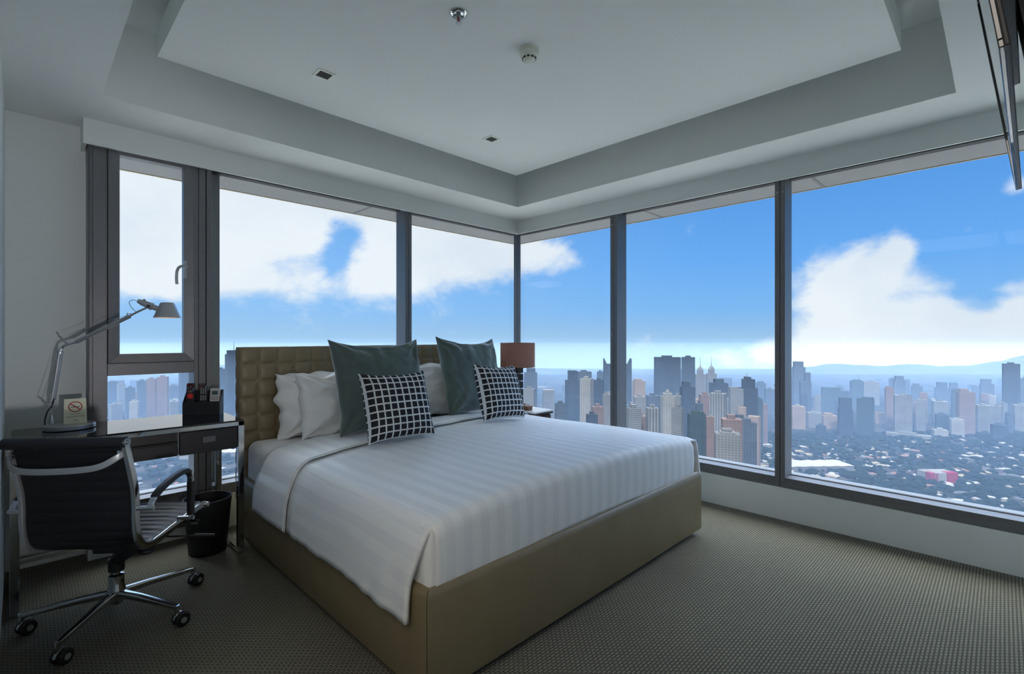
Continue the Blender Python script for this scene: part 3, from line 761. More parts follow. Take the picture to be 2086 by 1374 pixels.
MB().tube(catmull([h0 + ax * .002, h0 + Vector((-.022, .006, .002)), h0 + Vector((-.034, .016, -.012)), (.408, 3.16, 1.33), (.425, 3.147, 1.318), (.418, 3.151, 1.312)], 8), .0016, 8).build('head_cable', A, lamp)
MB().tube(catmull([(.1155, 3.319, .884), (.107, 3.315, .85), (.092, 3.312, .825), (.083, 3.31, .79), (.082, 3.308, zb)], 8), .003, 8).build('cable', MAT['blackplastic'], lamp)

# no smoking tent card standing on the lamp base
sx0, sx1, sy, sz = .148, .236, 3.272, zb
t = thing('no_smoking_sign', 'cream folded no smoking card standing on the desk lamp base', 'sign', ((sx0 + sx1) / 2, sy + .024, sz))
fl = .024; HS = .121; ins = .0025
def cardface(y0, y1, name):
    d = Vector((0, y1 - y0, HS)); n = d.cross(Vector((1, 0, 0))).normalized() * .0008
    vs = [Vector((sx0, y0, sz)), Vector((sx1, y0, sz)), Vector((sx1 - ins, y1, sz + HS)), Vector((sx0 + ins, y1, sz + HS))]
    b = MB(); b.add([p - n for p in vs] + [p + n for p in vs], [(0, 1, 2, 3), (7, 6, 5, 4), (0, 4, 5, 1), (1, 5, 6, 2), (2, 6, 7, 3), (3, 7, 4, 0)])
    return b.build(name, MAT['card'], t, 0)
fp = cardface(sy, sy + fl, 'front_leaf'); cardface(sy + 2 * fl, sy + fl, 'back_leaf')
MB().box(sx0 + .001, sx1 - .001, sy + .002, sy + 2 * fl - .002, sz, sz + .0012).build('base_leaf', MAT['card'], t, 0)
ev = Vector((0, fl, HS)).normalized(); ex = Vector((1, 0, 0)); en = ex.cross(ev).normalized()
CM = Matrix((ex, ev, en)).transposed().to_4x4(); CM.translation = Vector(((sx0 + sx1) / 2, sy, sz)) + en * .0014
if (CM.to_3x3() @ Vector((0, 0, 1))).y > 0: en = -en
cy_ = .083; b = MB(); n = 48; ro, ri = .0265, .0225
b.add([(r * math.cos(2 * PI * k / n), cy_ + r * math.sin(2 * PI * k / n), .0004) for r in (ro, ri) for k in range(n)], [(k, (k + 1) % n, n + (k + 1) % n, n + k) for k in range(n)], M=CM)
b.box(-.0235, .0235, -.0022, .0022, .0003, .0007, M=CM @ Matrix.Translation((0, cy_, 0)) @ Matrix.Rotation(math.radians(-40), 4, 'Z'))
b.build('prohibition_ring', MAT['red'], fp, 0, recalc=False)
b = MB(); b.box(-.011, .0165, -.003, .0008, 0, .0003, M=CM @ Matrix.Translation((0, cy_, 0)))
b.box(-.0165, -.0125, -.003, .0008, 0, .0003, M=CM @ Matrix.Translation((0, cy_, 0)))
b.tube([CM @ Vector((-.004 + .0018 * math.sin(k * .9), cy_ + .005 + k * .0016, .0002)) for k in range(6)], .0006, 5)
b.build('cigarette_drawing', MAT['ink'], fp, 0)
def text(body, size, y, mat, par, name='lettering', x=0, M=CM, sxx=1.0):
    cu = bpy.data.curves.new(name, 'FONT'); cu.body = body; cu.size = size; cu.align_x = 'CENTER'; cu.extrude = .00005
    cu.materials.append(mat)
    tmp = bpy.data.objects.new('tmp_text', cu); C.objects.link(tmp)
    dg = bpy.context.evaluated_depsgraph_get(); me = bpy.data.meshes.new_from_object(tmp.evaluated_get(dg))
    bpy.data.objects.remove(tmp)
    Lr = root_loc(par)
    me.transform(Matrix.Translation(-Lr) @ M @ Matrix.Translation((x, y, .0003)) @ Matrix.Diagonal((sxx, 1, 1, 1)))
    if not me.materials: me.materials.append(mat)
    o = bpy.data.objects.new(name, me); C.objects.link(o); o.parent = par; return o
text('Enjoy your', .0086, .045, MAT['ink'], fp)
text('Non-Smoking Room', .0086, .032, MAT['ink'], fp)
text('CE', .0105, .014, MAT['ink'], fp, 'monogram', sxx=.85)
MB().box(-.016, .016, .0095, .0105, .0002, .0004, M=CM).build('printed_rule', MAT['greyink'], fp, 0)

# waste bin
wx, wy = .735, 3.13
t = thing('waste_bin', 'matt black round waste bin on the carpet by the desk leg', 'bin', (wx, wy, 0))
MB().lathe([(.090, 0), (.092, .003), (.117, .295), (.114, .295), (.090, .008), (.001, .008)], 56, (wx, wy, 0), cap1=False).build('bin_body', MAT['blackbin'], t)
b = MB(); b.tube([(wx + .1155 * math.cos(2 * PI * k / 56), wy + .1155 * math.sin(2 * PI * k / 56), .296) for k in range(56)], .0024, 8, closed=True); b.build('rim', MAT['blackplastic'], t)

# ------------------------------------------------------------------ the swivel chair
f = Vector((.643, .766, 0)); s = Vector((.766, -.643, 0)); up3 = Vector((0, 0, 1)); O = Vector((.197, 2.405, 0))
def ch(t_, l_, z_): return O + f * t_ + s * l_ + up3 * z_
chair = thing('swivel_chair', 'black leather and chrome swivel office chair seen from behind', 'chair', (.285, 2.65, 0))
HWc = .188
side = [(-.128, .819), (-.113, .765), (-.094, .70), (-.078, .635), (-.073, .58), (-.072, .52), (-.062, .46), (-.036, .42), (.005, .405), (.06, .405), (.16, .414), (.28, .425), (.36, .430), (.392, .424)]
sp = catmull([(a, 0, z) for a, z in side], 6)
for q in (-1, 1):
    MB().sweep([ch(p.x, q * HWc, p.z) for p in sp], rrect(.016, .030, .005), up=s).build('side_frame', MAT['alu'] if q < 0 else CH, chair, 35)
# sling: padded strip between the frames with cross ribs
al2 = [0]
for i in range(1, len(sp)): al2.append(al2[-1] + (sp[i] - sp[i - 1]).length)
def pos(a):
    for i in range(1, len(al2)):
        if al2[i] >= a:
            k = (a - al2[i - 1]) / max(1e-9, al2[i] - al2[i - 1]); p = sp[i - 1].lerp(sp[i], k); d = (sp[i] - sp[i - 1]).normalized(); return p, d
    return sp[-1], (sp[-1] - sp[-2]).normalized()
pitch = .038
def sling(u, v, sg):
    a = .012 + v * (al2[-1] - .03); p, d = pos(a); nrm = Vector((-d.z, 0, d.x))   # toward the sitter
    if nrm.z < 0 and d.x > .5: nrm = -nrm
    rib = abs(math.sin(PI * a / pitch)) ** .5
    l = (2 * u - 1) * (HWc - .010); e = 1 - abs(2 * u - 1) ** 10
    off = (.005 + .007 * rib * e) if sg > 0 else -(.003 + .004 * rib * e)
    q = p + Vector((nrm.x, 0, nrm.z)) * off
    return ch(q.x, l, q.z)
ns = int((al2[-1] - .03) / pitch * 10)
brk = None
for nm, va, vb in (('backrest', 0, .52), ('seat', .52, 1)):
    b = MB()
    for sg in (1, -1): b.grid(10, ns // 2, lambda u, v: sling(u, va + v * (vb - va), sg))
    b.build(nm, MAT['blackleather'], chair, 60)
b = MB(); b.cyl(ch(-.133, -HWc - .012, .820), ch(-.133, HWc + .006, .820), .020, n=24); b.build('top_roll', MAT['blackleather'], chair)
b = MB(); b.cyl(ch(.395, -HWc + .01, .420), ch(.395, HWc - .01, .420), .017, n=20); b.build('front_roll', MAT['blackleather'], chair)
for q in (-1, 1):
    b = MB(); c0 = ch(-.133, q * (HWc + .004), .820); c1 = ch(-.133, q * (HWc + .013), .820); b.cyl(c0, c1, .0155, n=24); b.cyl(c1, c1 + s * q * .002, .0095, n=20); b.cyl(c1, c1 + s * q * .004, .0045, n=16)
    b.build('end_cap', CH, chair)
    b = MB(); c0 = ch(.395, q * (HWc - .014), .424); b.cyl(c0, ch(.395, q * (HWc + .016), .424), .0115, n=20); b.build('end_cap', CH, chair)
# rear spreader bar
path = catmull([ch(-.118, -HWc + .004, .778), ch(-.142, -HWc + .012, .758), ch(-.160, -HWc + .05, .736), ch(-.166, -.06, .730), ch(-.166, .06, .733), ch(-.158, HWc - .06, .743), ch(-.140, HWc - .016, .770), ch(-.120, HWc - .004, .785)], 6)
MB().sweep(path, rrect(.022, .009, .003), up=up3).build('back_spreader', MAT['alu'], chair, 35)
b = MB()
for q in (-1, 1):
    for z in (.775, .788): b.cyl(ch(-.128, q * (HWc - .014), z), ch(-.140, q * (HWc - .014), z), .005, n=10)
b.build('spreader_bolt', CH, chair)
# arms
for q in (-1, 1):
    la = HWc + (.052 if q > 0 else .036)
    b = MB(); b.cyl(ch(-.074, q * (HWc + .004), .568), ch(-.074, q * (la + .012), .568), .008, n=16)
    b.sweep(catmull([ch(-.074, q * la, .570), ch(-.066, q * la, .588), ch(-.045, q * la, .604)], 5), rrect(.022, .009, .003), up=s)
    ar = b.build('armrest', CH, chair, 35)
    MB().sweep(catmull([ch(-.052, q * la, .600), ch(-.02, q * la, .617), ch(.05, q * la, .636), ch(.11, q * la, .644), ch(.148, q * la, .642), ch(.170, q * la, .630)], 6), rrect(.026, .022, .008), up=s).build('arm_pad', MAT['blackleather'], ar, 35)
    MB().sweep(catmull([ch(.162, q * la, .636), ch(.178, q * la, .622), ch(.184, q * la, .598), ch(.184, q * la, .585)], 5), rrect(.024, .012, .004), up=s).build('arm_bend', CH, ar, 35)
    MB().sweep([ch(.185, q * la, .590), ch(.185, q * la, .452)], rrect(.026, .020, .006), up=s).build('arm_sleeve', MAT['blackleather'], ar, 35)
    b = MB(); b.cyl(ch(.185, q * (HWc + .002), .437), ch(.185, q * (la + .012), .437), .0085, n=16); b.cyl(ch(.185, q * la, .437), ch(.185, q * la, .456), .008, n=14); b.build('arm_foot', CH, ar)
# support under the seat
hub = Vector((.285, 2.65, 0)); seatc = ch(.17, 0, 0)
b = MB()
for a in (.07, .27):
    b.sweep([ch(a, -HWc + .006, .398), ch(a + .01, -.07, .372), ch(a + .01, .07, .372), ch(a, HWc - .006, .398)], rrect(.022, .016, .004), up=up3)
b.sweep([ch(.07, 0, .372), ch(.29, 0, .372)], rrect(.05, .12, .006), up=up3)
b.build('seat_support', MAT['blackplastic'], chair, 35)
b = MB(); b.sweep([hub + Vector((0, 0, .235)), hub + Vector((.004, -.02, .262)), ch(.135, .055, .352), ch(.115, .06, .374)], rrect(.050, .042, .012), up=s); b.cyl(hub + Vector((0, 0, .205)), hub + Vector((0, 0, .255)), .029, n=24)
b.build('tilt_bracket', MAT['blackplastic'], chair, 35)
b = MB(); b.cyl(ch(.13, .10, .37), ch(.13, .10, .335), .010, n=14); b.lathe([(.026, 0), (.029, .006), (.026, .014)], 24, ch(.13, .10, .322)); b.build('tension_knob', MAT['blackplastic'], chair)
b = MB(); p = ch(.20, .05, .355); b.cyl(p, ch(.23, .27, .345), .0035, n=10); b.cyl(ch(.225, .235, .347), ch(.235, .31, .342), .0085, .006, 14); b.build('height_lever', MAT['blackplastic'], chair)
b = MB(); b.cyl(ch(.31, .06, .375), ch(.31, .18, .375), .009, n=14); b.build('tilt_lever', MAT['blackplastic'], chair)
b = MB(); b.cyl(ch(.31, .175, .375), ch(.31, .205, .375), .0105, n=16); b.build('lever_cap', CH, chair)
b = MB(); b.lathe([(.022, .066), (.025, .08), (.032, .10), (.032, .128), (.028, .136), (.028, .186), (.020, .19)], 28, hub); b.cyl(hub + Vector((0, 0, .18)), hub + Vector((0, 0, .22)), .014, n=18)
b.build('hub', CH, chair)
for k in range(5):
    a = math.radians(15 + 72 * k); d = Vector((math.cos(a), math.sin(a), 0)); rb = .305
    e = hub + d * rb
    b = MB(); b.sweep([hub + d * .018 + up3 * .108, hub + d * .12 + up3 * .103, e + up3 * .083], rrect(.026, .030, .008), up=up3, scale=[1.15, 1, .68])
    b.cyl(e + up3 * .090, e + up3 * .064, .0095, n=14)
    b.build('base_leg', CH, chair, 35)
    ca = .40 + (.15, -.3, .1, .25, -.1)[k]
    r = Vector((math.cos(ca), math.sin(ca), 0)); ax2 = Vector((-r.y, r.x, 0)); cc = e + r * .016 + up3 * .0275
    for q in (-1, 1):
        wb = MB(); Mx = Matrix.Translation(cc + ax2 * q * .0135) @ ax2.to_track_quat('Z', 'Y').to_matrix().to_4x4()
        wb.lathe([(.022, -.0095), (.0275, -.006), (.0275, .006), (.022, .0095)], 28, M=Mx); wh = wb.build('caster_wheel', MAT['blackplastic'], chair)
        MB().lathe([(.0115, 0), (.0115, .011), (.009, .0115)], 20, M=Matrix.Translation(cc + ax2 * q * .0135) @ (ax2 * q).to_track_quat('Z', 'Y').to_matrix().to_4x4()).build('wheel_cap', MAT['alu'], wh)
    b = MB(); b.sweep([e + up3 * .07, e + up3 * .05 + r * .002, cc], rrect(.008, .020, .003), up=ax2)
    b.sweep(arc(cc, .030, PI * .15, PI * .95, 10, r, up3), rrect(.012, .003, .001), up=ax2); b.build('caster_fork', CH, chair, 35)
# ------------------------------------------------------------------ the city below, seen from about 220 m up
GZ = EYE - 220.0
HAZE = .00027
E1 = Vector((1, -1, 0)) / S2; E2 = Vector((1, 1, 0)) / S2        # across and away from the room's corner
def facade(name, wall, glass, fh=3.4, bay=4.0, a=.6, b=.55, bands=False):
    m = bpy.data.materials.new(name); m.use_nodes = True; t = NT(m.node_tree); p = t.n['Principled BSDF']
    tc = t.new('ShaderNodeTexCoord').outputs['Object']; sp = t.new('ShaderNodeSeparateXYZ', i={0: tc})
    h = t.math('ADD', sp.outputs[0], sp.outputs[1])
    fz = t.math('LESS_THAN', t.math('FRACT', t.math('DIVIDE', sp.outputs[2], fh * .62)), b)
    if bands: w = fz
    else: w = t.math('MULTIPLY', fz, t.math('LESS_THAN', t.math('FRACT', t.math('DIVIDE', h, bay * .6)), a))
    nz = t.new('ShaderNodeTexNoise', i={'Vector': tc, 'Scale': .05, 'Detail': 2.0}).outputs['Fac']
    c = t.mix(t.math('MULTIPLY', w, .72), wall, glass)
    c = t.mix(1.0, c, t.ramp(nz, [(.3, (.12, .12, .12)), (.7, (.165, .165, .165))]), 'MULTIPLY')
    t.l.new(c, p.inputs['Base Color']); p.inputs['Roughness'].default_value = .6; p.inputs['Specular IOR Level'].default_value = 0
    return m
FC = {
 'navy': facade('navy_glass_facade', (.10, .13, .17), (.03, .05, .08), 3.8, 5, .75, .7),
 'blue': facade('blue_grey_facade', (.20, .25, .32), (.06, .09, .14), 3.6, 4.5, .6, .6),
 'slab': facade('slate_facade', (.12, .16, .22), (.06, .085, .12), 3.5, 3.2, .5, .7),
 'pale': facade('pale_grey_facade', (.50, .50, .50), (.20, .23, .27), 3.3, 4.2, .55, .5),
 'white': facade('white_facade', (.72, .70, .67), (.28, .30, .33), 3.2, 5.5, .5, .5),
 'pink': facade('pinkish_facade', (.52, .38, .36), (.26, .21, .23), 3.2, 3.8, .5, .5),
 'peach': facade('peach_facade', (.70, .52, .40), (.38, .30, .26), 3.3, 4, .45, .5),
 'teal': facade('teal_glass_facade', (.14, .21, .23), (.05, .10, .12), 3.6, 6, .8, .65),
 'stripe': facade('striped_facade', (.62, .62, .62), (.10, .13, .18), 400, 6.0, .5, 2),
 'band': facade('balcony_band_facade', (.58, .58, .57), (.12, .16, .20), 3.3, 4, 1, .55, True),
 'red': M('red_cladding', (.10, .010, .026), .7, spec=0), 'roof': M('flat_roof', (.1, .1, .1), .8, spec=0), 'spire': M('spire_metal', (.05, .06, .07), .6),
 'whiteroof': M('white_sheet_roof', (.13, .13, .13), .7, spec=0, noise=.08, nscale=.05),
}
Z4 = lambda x: 1040 + .3164 * x
Z5 = lambda x: 1580 + .32025 * x
V4 = lambda y: 680 + .3164 * y
V5 = lambda y: 680 + .32025 * y
def place(u, D):
    p = E2 * D + E1 * ((u - 1043) / 1000 * D); return Vector((p.x, p.y, GZ))
def hgt(v, D): return 220.0 - (v - 687) / 1000 * D
def tower(label, u0, u1, v, D, fac, tiers=(), spires=(), yaw=.25, group=None, crown=None, cat='building', name='high_rise', dome=None, pent=True, depth=.8):
    """tiers: (left, right share, top v) setbacks; spires: (share, top v)"""
    az_ = math.atan(((u0 + u1) / 2 - 1043) / 1000); W = (u1 - u0) / 1000 * D * math.cos(az_); th = abs(yaw); w = W / (math.cos(th) + depth * math.sin(th)); d = depth * w
    H = hgt(v, D); base = place((u0 + u1) / 2, D)
    rot = math.atan2(E1.y, E1.x) + yaw - az_
    multi = bool(spires or crown or dome or tiers)
    b = MB(); b.box(-w / 2, w / 2, -d / 2, d / 2, 0, H)
    if pent and not (spires or dome or crown): b.box(-w * .22, w * .18, -d * .2, d * .25, H, H + 3.5)
    if not multi:
        o = b.build(name, FC[fac], angle=0, loc=(0, 0, 0)); o.location = base; o.rotation_euler.z = rot
        return tag(o, label, cat, group)
    r = thing(name, label, cat, base, group); r.rotation_euler.z = rot
    def part(bb, nm, m):
        o = bb.build(nm, FC[m], angle=30, loc=(0, 0, 0)); o.parent = r; return o
    part(b, 'tower_body', fac)
    for a, c, vt in tiers:
        part(MB().box(-w / 2 + a * w, -w / 2 + c * w, -d * .38, d * .38, H, hgt(vt, D)), 'setback', fac)
    for sx, vt in spires:
        z0 = H if not tiers else max([hgt(q[2], D) for q in tiers if q[0] <= sx <= q[1]] + [H])
        part(MB().cyl((-w / 2 + sx * w, 0, z0 - 1), (-w / 2 + sx * w, 0, hgt(vt, D)), max(.9, w * .035), .25, 8), 'spire', 'spire')
    if dome:
        z0 = max([hgt(q[2], D) for q in tiers] + [H])
        rr_ = dome[0] * w
        part(MB().lathe([(rr_, 0), (rr_ * .95, rr_ * .5), (rr_ * .6, rr_ * 1.0), (rr_ * .15, rr_ * 1.5), (.3, dome[1] * w)], 16, (0, 0, z0)), 'dome', 'pale')
    if crown:
        for s in (-1, 1): part(MB().add([(s * w / 2, -d / 2, H), (s * w / 2 * .8, -d / 2, H), (s * w / 2, -d / 2, hgt(crown, D)), (s * w / 2, d / 2, H), (s * w / 2 * .8, d / 2, H), (s * w / 2, d / 2, hgt(crown, D))],
                    [(0, 1, 2), (5, 4, 3), (0, 3, 4, 1), (1, 4, 5, 2), (2, 5, 3, 0)]), 'corner_fin', fac)
    return r
z = (Z4, V4)
def t4(label, x0, x1, y, D, fac, tiers=(), spires=(), **k): return tower(label, Z4(x0), Z4(x1), V4(y), D, fac, [(a, c, V4(q)) for a, c, q in tiers], [(a, V4(q)) for a, q in spires], **({**k, 'crown': V4(k['crown'])} if k.get('crown') else k))
def t5(label, x0, x1, y, D, fac, tiers=(), spires=(), **k): return tower(label, Z5(x0), Z5(x1), V5(y), D, fac, [(a, c, V5(q)) for a, c, q in tiers], [(a, V5(q)) for a, q in spires], **k)
# through the pane right of the corner post
t4('blue stepped tower just right of the bedside lamp shade', 86, 172, 250, 1150, 'blue', [(.2, .85, 222)])
t4('low pale block in front of the stepped tower right of the bedside lamp', 84, 160, 355, 900, 'pale', yaw=-.2)
t4('dark stepped tower pair left of the first right-wall mullion', 350, 470, 300, 1020, 'navy', [(.15, .6, 238)], [(.2, 220)], yaw=.3)
t4('grey tower behind the dark stepped pair near the first right-wall mullion', 425, 522, 245, 1080, 'blue')
t4('slim white tower in front of the dark stepped pair', 446, 534, 290, 760, 'white', yaw=-.35)
t4('dark low tower touching the first right-wall mullion', 535, 602, 300, 940, 'navy', yaw=.15)
t4('grey block behind the first right-wall mullion, left of the finned tower', 556, 600, 245, 1300, 'slab')
t4('tall finned tower half hidden by the first right-wall mullion', 595, 779, 196, 1150, 'slab', crown=160, yaw=.12, depth=.5)
t4('pale low block low in the window left of the first right-wall mullion', 590, 645, 392, 700, 'pale')
t4('brown low block right of the slim white tower', 520, 600, 470, 620, 'pink')
t4('dark low block under the dark stepped pair', 285, 360, 450, 700, 'blue')
# through the middle pane of the right wall
t4('peach tower right of the first right-wall mullion', 785, 868, 305, 1050, 'peach', [(.1, .7, 294)], yaw=.35)
t4('big blue slab tower, left half of the tallest pair', 922, 1096, 152, 1080, 'slab', yaw=.1, depth=.4)
t4('big blue slab tower, right half of the tallest pair', 1100, 1188, 152, 1120, 'slab', yaw=-.1, depth=.6)
t4('domed tower with a spire, first of the twin domed towers', 1186, 1256, 262, 1150, 'stripe', [(.2, .8, 236)], dome=(.3, .9), spires=[(.5, 152)], yaw=.15)
t4('domed tower with a spire, second of the twin domed towers', 1258, 1328, 258, 1150, 'stripe', [(.2, .8, 232)], dome=(.3, .9), spires=[(.5, 148)], yaw=.15)
t4('dark stepped tower in front of the tallest blue pair', 1088, 1190, 345, 860, 'navy', [(.1, .65, 310)], yaw=.3)
t4('wide stepped dark tower right of the twin domed towers', 1275, 1402, 318, 980, 'navy', [(.25, .75, 292)], yaw=.25)
t4('slim blue block at the foot of the tallest blue pair', 955, 1000, 390, 900, 'blue')
t4('white residential tower with a small dome below the tallest blue pair', 963, 1058, 402, 640, 'white', [(.15, .85, 384)], dome=(.22, .34), yaw=.3)
t4('white block with grey windows right of the small domed tower', 1050, 1102, 400, 700, 'pale', yaw=-.2)
t4('pinkish tower left of the white striped tower', 1213, 1292, 392, 760, 'pink', yaw=.2)
t4('white vertically striped tower in the middle pane', 1280, 1396, 384, 720, 'stripe', yaw=-.2)
t4('pale pink tower left of the pagoda-topped tower', 1400, 1500, 356, 840, 'pale', [(0, .5, 346)])
t4('dark tower with a pagoda-like top and mast', 1468, 1592, 350, 860, 'navy', [(.15, .86, 294), (.3, .6, 278)], [(.42, 250)], yaw=.35)
t4('hazy antenna tower left of the second right-wall mullion', 1578, 1646, 318, 1550, 'slab', [(.2, .75, 308)], [(.5, 285)])
t4('hazy blue block touching the second right-wall mullion', 1634, 1700, 358, 1400, 'blue')
t4('pink low tower left of the second right-wall mullion', 1590, 1656, 455, 980, 'pink')
t4('balcony block right of the first right-wall mullion, low in the pane', 745, 842, 478, 560, 'band')
t4('white striped block low in the middle pane, left of the small domed tower', 868, 960, 478, 560, 'stripe', yaw=.35)
t4('white fronted block right of the small domed tower, low in the pane', 1034, 1118, 478, 540, 'band', yaw=-.3)
t4('blue green balcony block with a sloped top low in the middle pane', 1136, 1258, 515, 500, 'teal', [(.2, .9, 500)], yaw=.2)
t4('pinkish tower with a pointed cone top low in the middle pane', 1256, 1312, 535, 480, 'pink', dome=(.28, .75), yaw=.2)
t4('pink tower standing highest of the two closest to the bed corner', 1352, 1492, 548, 440, 'pink', yaw=.15)
t4('beige tower with a dark centre strip, lower of the two closest to the bed corner', 1308, 1482, 640, 400, 'pale', [(.2, .8, 630)], yaw=.1)
t4('pale middle block under the peach tower', 790, 872, 405, 820, 'pale')
t4('blue middle block right of the peach tower', 868, 962, 398, 900, 'blue')
t4('blue block in front of the white striped tower', 1190, 1240, 450, 640, 'blue')
# through the wide pane of the right wall
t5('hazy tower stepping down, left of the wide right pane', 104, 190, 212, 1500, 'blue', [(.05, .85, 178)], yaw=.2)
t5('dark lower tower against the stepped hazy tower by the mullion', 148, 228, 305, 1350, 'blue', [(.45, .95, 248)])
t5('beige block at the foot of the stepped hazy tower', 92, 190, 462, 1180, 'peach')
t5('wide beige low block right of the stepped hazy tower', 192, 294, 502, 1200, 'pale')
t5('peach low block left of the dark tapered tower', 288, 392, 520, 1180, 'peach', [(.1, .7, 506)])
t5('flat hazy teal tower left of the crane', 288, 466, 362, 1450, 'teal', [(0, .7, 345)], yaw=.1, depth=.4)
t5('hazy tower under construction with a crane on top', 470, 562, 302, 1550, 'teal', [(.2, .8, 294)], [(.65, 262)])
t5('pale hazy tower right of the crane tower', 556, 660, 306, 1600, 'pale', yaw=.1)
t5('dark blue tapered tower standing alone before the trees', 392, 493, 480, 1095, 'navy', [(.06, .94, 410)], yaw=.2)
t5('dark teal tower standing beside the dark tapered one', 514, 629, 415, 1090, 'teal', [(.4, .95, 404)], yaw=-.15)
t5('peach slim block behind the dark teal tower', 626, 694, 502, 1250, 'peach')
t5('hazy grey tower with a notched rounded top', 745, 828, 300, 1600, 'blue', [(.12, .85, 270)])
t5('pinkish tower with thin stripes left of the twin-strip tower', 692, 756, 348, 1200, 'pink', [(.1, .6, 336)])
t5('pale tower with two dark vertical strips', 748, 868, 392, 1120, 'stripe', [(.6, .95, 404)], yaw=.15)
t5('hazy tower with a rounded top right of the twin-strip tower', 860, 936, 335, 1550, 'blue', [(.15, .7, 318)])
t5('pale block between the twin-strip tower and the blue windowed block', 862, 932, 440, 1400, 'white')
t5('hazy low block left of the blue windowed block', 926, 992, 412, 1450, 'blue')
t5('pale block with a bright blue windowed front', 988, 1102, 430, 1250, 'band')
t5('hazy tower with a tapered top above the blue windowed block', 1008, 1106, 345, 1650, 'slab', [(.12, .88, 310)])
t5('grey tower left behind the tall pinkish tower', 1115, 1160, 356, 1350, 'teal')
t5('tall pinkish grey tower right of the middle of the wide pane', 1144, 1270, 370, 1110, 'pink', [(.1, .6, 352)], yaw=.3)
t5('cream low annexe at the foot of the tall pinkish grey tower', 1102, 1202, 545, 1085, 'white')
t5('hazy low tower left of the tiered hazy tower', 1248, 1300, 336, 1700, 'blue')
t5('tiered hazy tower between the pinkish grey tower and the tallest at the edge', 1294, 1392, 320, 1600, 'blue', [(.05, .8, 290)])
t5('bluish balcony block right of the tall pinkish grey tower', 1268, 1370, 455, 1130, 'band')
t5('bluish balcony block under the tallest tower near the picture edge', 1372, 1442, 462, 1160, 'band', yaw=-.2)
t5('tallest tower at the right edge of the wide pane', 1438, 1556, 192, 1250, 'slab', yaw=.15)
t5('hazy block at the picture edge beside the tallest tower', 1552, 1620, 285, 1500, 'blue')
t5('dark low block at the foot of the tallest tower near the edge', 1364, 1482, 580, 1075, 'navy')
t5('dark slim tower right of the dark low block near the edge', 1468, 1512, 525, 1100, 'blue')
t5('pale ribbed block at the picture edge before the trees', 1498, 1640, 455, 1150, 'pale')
t5('dark low hall left of the dark tapered tower', 255, 322, 584, 1080, 'navy', name='low_building')
t5('long low grey hall at the foot of the twin-strip tower', 700, 988, 638, 1075, 'pale', yaw=.03, depth=.2, name='low_building')
t5('cream low block left of the cream annexe', 990, 1100, 612, 1078, 'white', name='low_building')
# through the casement and beside the desk
def tl(label, u0, u1, v, D, fac, tiers=(), spires=(), **k): return tower(label, u0, u1, v, D, fac, tiers, spires, **k)
tl('pointed glass tower with a mast beside the left end of the headboard', 458, 492, 722, 1100, 'slab', [(.1, .95, 714)], [(.55, 697)], yaw=.2)
tl('low blue tower left of the pointed mast tower', 442, 460, 752, 1200, 'slab')
tl('pink tinted twin tower in the casement lower light, left one', 298, 319, 772, 1250, 'pink', yaw=-.2)
tl('pink tinted twin tower in the casement lower light, right one', 319, 344, 768, 1230, 'pink', yaw=-.2)
tl('blue tower at the right edge of the casement lower light', 364, 398, 757, 1350, 'slab')
tl('blue grey tower left of the pink tinted twins', 278, 300, 776, 1400, 'blue')
tl('white twin-slab block below the blue grey tower in the lower light', 263, 284, 818, 1150, 'white', yaw=-.3)
tl('pale low tower left in the casement lower light', 238, 256, 782, 1450, 'pale')
tl('blue tower between the pale low tower and the blue grey one', 254, 276, 790, 1300, 'blue')
tl('hazy wide block at the left edge of the casement lower light', 218, 240, 778, 1500, 'slab')
tl('pale wide block low at the left edge of the lower light', 222, 250, 823, 1200, 'pale')
tl('pale tower right of the pink tinted twins', 344, 364, 818, 1180, 'pale')
tl('hazy tower behind the pale one right of the pink twins', 344, 366, 786, 1500, 'blue')
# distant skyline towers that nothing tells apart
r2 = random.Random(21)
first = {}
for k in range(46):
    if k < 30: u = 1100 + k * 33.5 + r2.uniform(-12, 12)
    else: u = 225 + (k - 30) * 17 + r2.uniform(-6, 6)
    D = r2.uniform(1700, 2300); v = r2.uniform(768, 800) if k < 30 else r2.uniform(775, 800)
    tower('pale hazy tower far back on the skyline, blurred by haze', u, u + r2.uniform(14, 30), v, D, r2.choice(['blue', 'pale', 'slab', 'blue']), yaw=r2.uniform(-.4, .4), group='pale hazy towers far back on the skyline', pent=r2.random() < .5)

# mid-rise blocks crowded between the taller towers
for k in range(84):
    if k < 30: u = r2.uniform(1085, 1590); D = r2.uniform(560, 1300); v = 787 + (1300 - D) * .085 + r2.uniform(-8, 22)
    elif k < 64: u = r2.uniform(1605, 2090); D = r2.uniform(1110, 1650); v = r2.uniform(800, 858)
    else: u = r2.uniform(222, 400); D = r2.uniform(1250, 1650); v = r2.uniform(790, 835)
    tower('hazy mid-rise block crowded in between the named taller towers'.replace(' named', ''), u, u + r2.uniform(10, 30) * 1100 / D, v, D, r2.choice(['blue', 'pale', 'slab', 'white', 'pink', 'band', 'teal', 'peach']), yaw=r2.uniform(-.4, .4), group='hazy mid-rise blocks between the taller towers', pent=r2.random() < .7)

